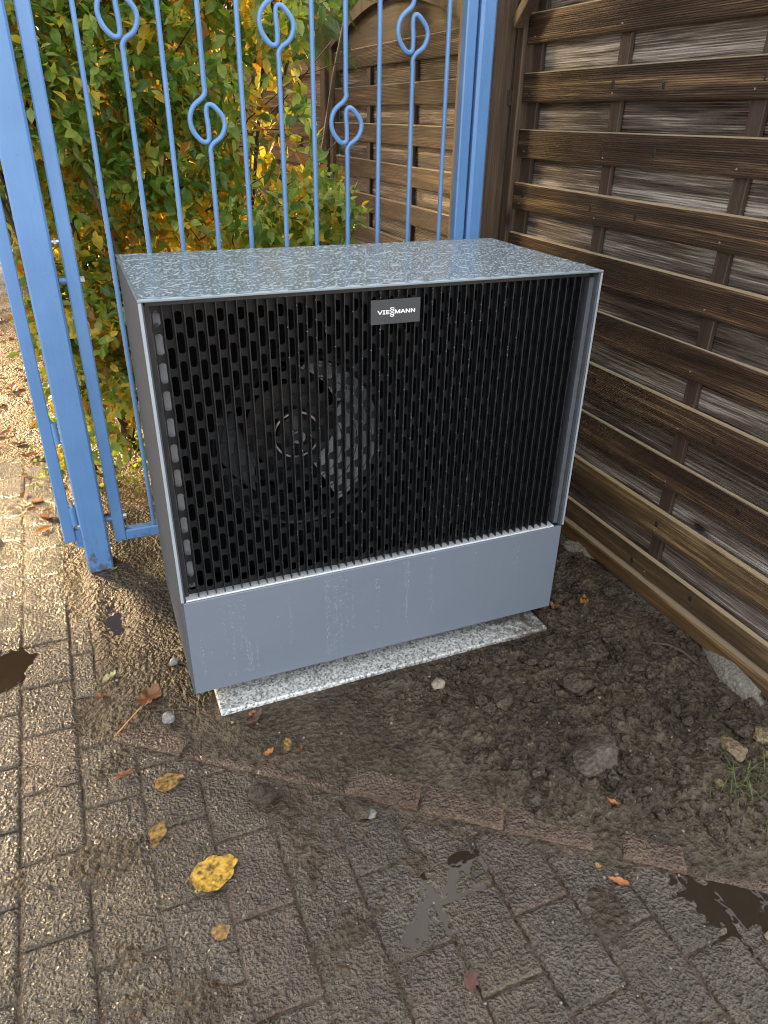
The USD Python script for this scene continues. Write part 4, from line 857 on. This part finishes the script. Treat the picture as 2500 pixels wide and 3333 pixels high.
blade(0.225, -0.245, gz(.225, -.245) + .003, 0.6, 0.032, 0.014, 'dead_brown', 'brown leaf scrap right of the hollow seed shell', 'ragged', curl=.006, seed=12)
blade(1.279, -0.003, gz(1.279, -.003) + .004, 0.9, 0.075, 0.030, 'dead_orange', 'orange brown leaf on the soil between slab and fence', curl=.012, seed=13)
blade(1.180, 0.015, gz(1.18, .015) + .003, 1.9, 0.060, 0.035, 'dead_brown', 'crumpled brown leaf by the right corner of the slab', 'ragged', curl=.012, seed=14)
blade(-0.242, 0.153, gz(-.242, .153) + .004, 0.1, 0.042, 0.024, 'dead_brown', 'small brown leaf on the edge of the left paving strip', 'ragged', curl=.008, seed=15)
blade(-0.207, -0.157, 0.003, 0.3, 0.062, 0.024, 'dead_brown', 'half folded reddish leaf on the paving under the orange stalk', 'ragged', curl=.006, seed=16)
blade(0.369, -0.905, 0.0015, 1.2, 0.05, 0.038, 'dead_red', 'dark red leaf on the paving below the middle puddle', 'ragged', curl=.001, seed=17)
blade(0.765, -0.847, 0.0025, 2.4, 0.042, 0.016, 'dead_orange', 'orange leaf on the paving left of the largest puddle', curl=.005, seed=18)
blade(0.745, -0.800, 0.0025, 1.4, 0.026, 0.016, 'wet_ochre', 'tiny ochre leaf close to the edging stones', 'ragged', curl=.005, seed=19)
blade(0.865, -0.690, gz(.865, -.69) + .004, 2.2, 0.028, 0.010, 'dead_orange', 'tiny orange leaf on the mud beside the large clod', curl=.005, seed=20)
blade(-0.217, 0.219, gz(-.217, .219) + .004, 0.8, 0.070, 0.022, 'pale_scrap', 'pale yellow shrivelled leaf next to the left paving strip', 'ragged', curl=.010, seed=21)
blade(-0.010, 0.270, gz(-.01, .27) + .003, 0.2, 0.055, 0.012, 'pale_scrap', 'pale straw leaf at the lower left edge of the unit', 'ragged', curl=.005, seed=22)
blade(-0.160, 0.805, gz(-.16, .805) + .004, 0.5, 0.022, 0.016, 'leaf_light', 'tiny green leaf at the foot of the broad blue post', curl=.004, seed=23)
for i, (x, y, lab) in enumerate([(-0.45, 1.98, 'orange leaf where the left paving ends'), (-0.58, 3.05, 'orange brown leaf on the earth left of the open gate leaf'), (-0.455, 2.72, 'small orange leaf beside the open gate leaf'), (-0.46, 2.45, 'pale leaf close to the open gate leaf'), (-0.74, 4.8, 'reddish leaf farthest back on the left earth')]):
    blade(x, y, gz(x, y) + .006, .4 + i, 0.10, 0.05, ['dead_orange', 'dead_orange', 'dead_orange', 'pale_scrap', 'dead_brown'][i], lab, curl=.014, seed=40 + i)
# stones, clods and crumbs
for x, y, s, mat, lab, sd in [(0.893, -0.575, (0.066, 0.044, 0.066), 'clod_grey', 'largest dark clod of earth on the right mud', 2), (-0.077, -0.012, (0.019, 0.017, 0.024), 'pale_stone', 'white pebble before the left corner of the slab', 3), (0.646, -0.191, (0.020, 0.018, 0.026), 'tan_stone', 'tan pebble on the soil before the middle of the slab', 4),
        (0.300, -0.468, (0.030, 0.022, 0.030), 'clod_look', 'dark clod beside the first raised edging stone', 5), (0.325, -0.488, (0.013, 0.012, 0.016), 'pale_stone', 'pale chip next to the first raised edging stone', 6), (0.10, -0.345, (0.034, 0.026, 0.034), 'clod_look', 'smooth clod on the paving edge in front of the slab', 7),
        (0.79, -0.300, (0.035, 0.028, 0.038), 'clod_look', 'rounded clod in the churned soil right of the slab front', 8), (1.14, -0.235, (0.040, 0.030, 0.045), 'clod_look', 'clod beside the thin twig near the fence', 9), (0.70, -0.60, (0.026, 0.020, 0.026), 'clod_look', 'clod on the slanting edge above the middle edging stones', 10),
        (1.02, -0.33, (0.045, 0.035, 0.045), 'clod_look', 'clod in the middle of the right mud', 11), (1.255, -0.67, (0.040, 0.028, 0.024), 'sand_lump', 'sandy yellow lump on the mud at the right, left one', 12), (1.365, -0.67, (0.032, 0.026, 0.022), 'sand_lump', 'sandy yellow lump nearest the fence at the right edge', 13), (1.34, -0.735, (0.034, 0.022, 0.020), 'sand_lump', 'sandy yellow lump in front of the other two at the right edge', 14),
        (0.98, -1.062, (0.017, 0.013, 0.016), 'tan_stone', 'reddish pebble below the largest puddle', 15), (1.15, -0.735, (0.013, 0.010, 0.013), 'sand_lump', 'small yellow pebble on the right mud', 16), (-0.03, 0.215, (0.014, 0.012, 0.015), 'pale_stone', 'bluish grey pebble left of the unit', 17), (1.43, -0.70, (0.02, 0.012, 0.03), 'pale_stone', 'pointed pale chip at the right edge by the fence', 18)]:
    m = rock((x, y, gz(x, y) + s[2] * 0.30), s, sd, 0.62, 0.36, 3); lone('clod' if mat in ('clod_look', 'clod_grey', 'sand_lump') else 'pebble', m, mat, lab, 'clod' if mat in ('clod_look', 'clod_grey', 'sand_lump') else 'pebble', 60)
sh = blade(0.196, -0.222, gz(.196, -.222) + .004, 1.3, 0.046, 0.022, 'pale_scrap', None, curl=.004, seed=50); sh = cat_([sh, rock((0.196, -0.222, gz(.196, -.222) + .008), (.012, .006, .006), 3, .8, .2, 1)])
lone('seed_shell', sh, 'wet_ochre', 'hollow tan seed shell on the soil before the slab', 'seed shell', True)
def scatter(n, fx, size, mat, name, label, seed, sub=1):
    q = np.random.default_rng(seed); ms = trimesh.creation.icosphere(subdivisions=sub); vs, fs = [], []
    for i in range(n):
        x, y = fx(q); s_ = size[0] + (size[1] - size[0]) * q.random() ** 2.5
        v = ms.vertices * (1 + 1.1 * (noise(ms.vertices * 1.9 + i * 3.7, 4) - .5))[:, None] * np.array([1, .8, .7]) * s_
        a_ = q.random() * 6.28; R_ = np.array([[math.cos(a_), -math.sin(a_), 0], [math.sin(a_), math.cos(a_), 0], [0, 0, 1]])
        vs.append(v @ R_.T + [x, y, 0]); 
        fs.append(ms.faces + i * len(ms.vertices))
    V = np.concatenate(vs); cx_ = V.reshape(n, -1, 3).mean(1); zz = np.array([soil_z(cx_[:, 0], cx_[:, 1])])[0]
    zz = np.where(paving_sd(cx_[:, 0], cx_[:, 1]) < 0, np.maximum(zz, sag(cx_[:, 0], cx_[:, 1])), zz)
    V = V.reshape(n, -1, 3); V[..., 2] += (zz + 0.001)[:, None]
    lone(name, trimesh.Trimesh(V.reshape(-1, 3), np.vstack(fs), process=False), mat, label, None, 60, kind='stuff')
def on_mud(q):
    while True:
        x, y = 0.42 + 1.05 * q.random(), -0.95 + 1.7 * q.random()
        if edge_diag(x, y) > 0.05 and not (x < 1.13 and y > -0.07) and q.random() < .25 + .75 * (x > .6): return x, y
def on_soil(q):
    while True:
        x, y = -0.25 + 1.7 * q.random(), -0.9 + 1.9 * q.random()
        if paving_sd(x, y) > -0.06 and not (0.04 < x < 1.12 and -.06 < y < .6): return x, y
def on_pave(q):
    while True:
        x, y = -0.6 + 1.8 * q.random(), -1.2 + 1.5 * q.random()
        if paving_sd(x, y) < -0.0: return x, y
scatter(1500, on_mud, (0.002, 0.011), 'clod_look', 'soil_crumbs', 'dark crumbs of soil over the churned mud', 71)
scatter(600, on_soil, (0.0015, 0.006), 'clod_look', 'soil_crumbs', 'crumbs of soil scattered round the slab', 72)
scatter(240, on_soil, (0.0015, 0.005), 'tan_stone', 'grit', 'tan grit in the soil round the slab', 73)
scatter(300, on_pave, (0.001, 0.0032), 'pale_stone', 'grit', 'pale grit sprinkled over the wet paving', 74)
scatter(160, on_pave, (0.002, 0.006), 'clod_look', 'soil_crumbs', 'crumbs of soil trodden onto the paving', 75)
q = np.random.default_rng(77); ms_ = []
for i in range(620):
    x, y = on_mud(q); s_ = 0.0055 + 0.021 * q.random() ** 3.2
    ms_.append(rock((x, y, gz(x, y) + s_ * 0.22), (s_, s_ * (.6 + .3 * q.random()), s_), 100 + i, 0.75, 0.62, 2))
lone('soil_lumps', cat_(ms_), 'clod_look', 'rough lumps of churned dark soil right of the slab', None, 25, kind='stuff')
tw_ = [(1.335, -0.262, gz(1.335, -.262) + .012), (1.375, -0.292, gz(1.375, -.292) + .014), (1.395, -0.335, gz(1.395, -.335) + .012), (1.41, -0.385, gz(1.41, -.385) + .008)]
lone('twig', tube(tw_, [.003, .0042, .0045, .004], 7), 'bark', 'thin bent twig lying on the soil close to the fence', 'twig', True)
lone('hose', tube([(1.50, -0.60, 0.012), (1.53, -0.575, 0.045), (1.575, -0.52, 0.085), (1.60, -0.48, 0.09)], 0.0125, 12), 'rubber_black', 'black plastic pipe end sticking out under the fence at the right edge', 'pipe', True)
V = []; F = []
q = np.random.default_rng(81)
for i in range(150):
    x, y = 1.12 + 0.26 * q.random(), -0.93 + 0.22 * q.random(); z = gz(x, y); a_ = q.random() * 6.28; L = 0.02 + 0.055 * q.random(); d_ = np.array([math.cos(a_), math.sin(a_)]); k_ = len(V); p_ = np.array([-d_[1], d_[0]]) * .0011
    for t_, h_, w_ in ((0, 0, 1), (.5, .42, .8), (1, .5, .1)):
        c_ = np.array([x, y]) + d_ * L * t_; V += [[*(c_ - p_ * w_), z + h_ * L * .7], [*(c_ + p_ * w_), z + h_ * L * .7]]
    F += [[k_, k_ + 1, k_ + 3], [k_, k_ + 3, k_ + 2], [k_ + 2, k_ + 3, k_ + 5], [k_ + 2, k_ + 5, k_ + 4]]
lone('grass', trimesh.Trimesh(np.array(V), F, process=False), 'grass_green', 'thin grass blades at the right edge of the mud', None, kind='stuff')
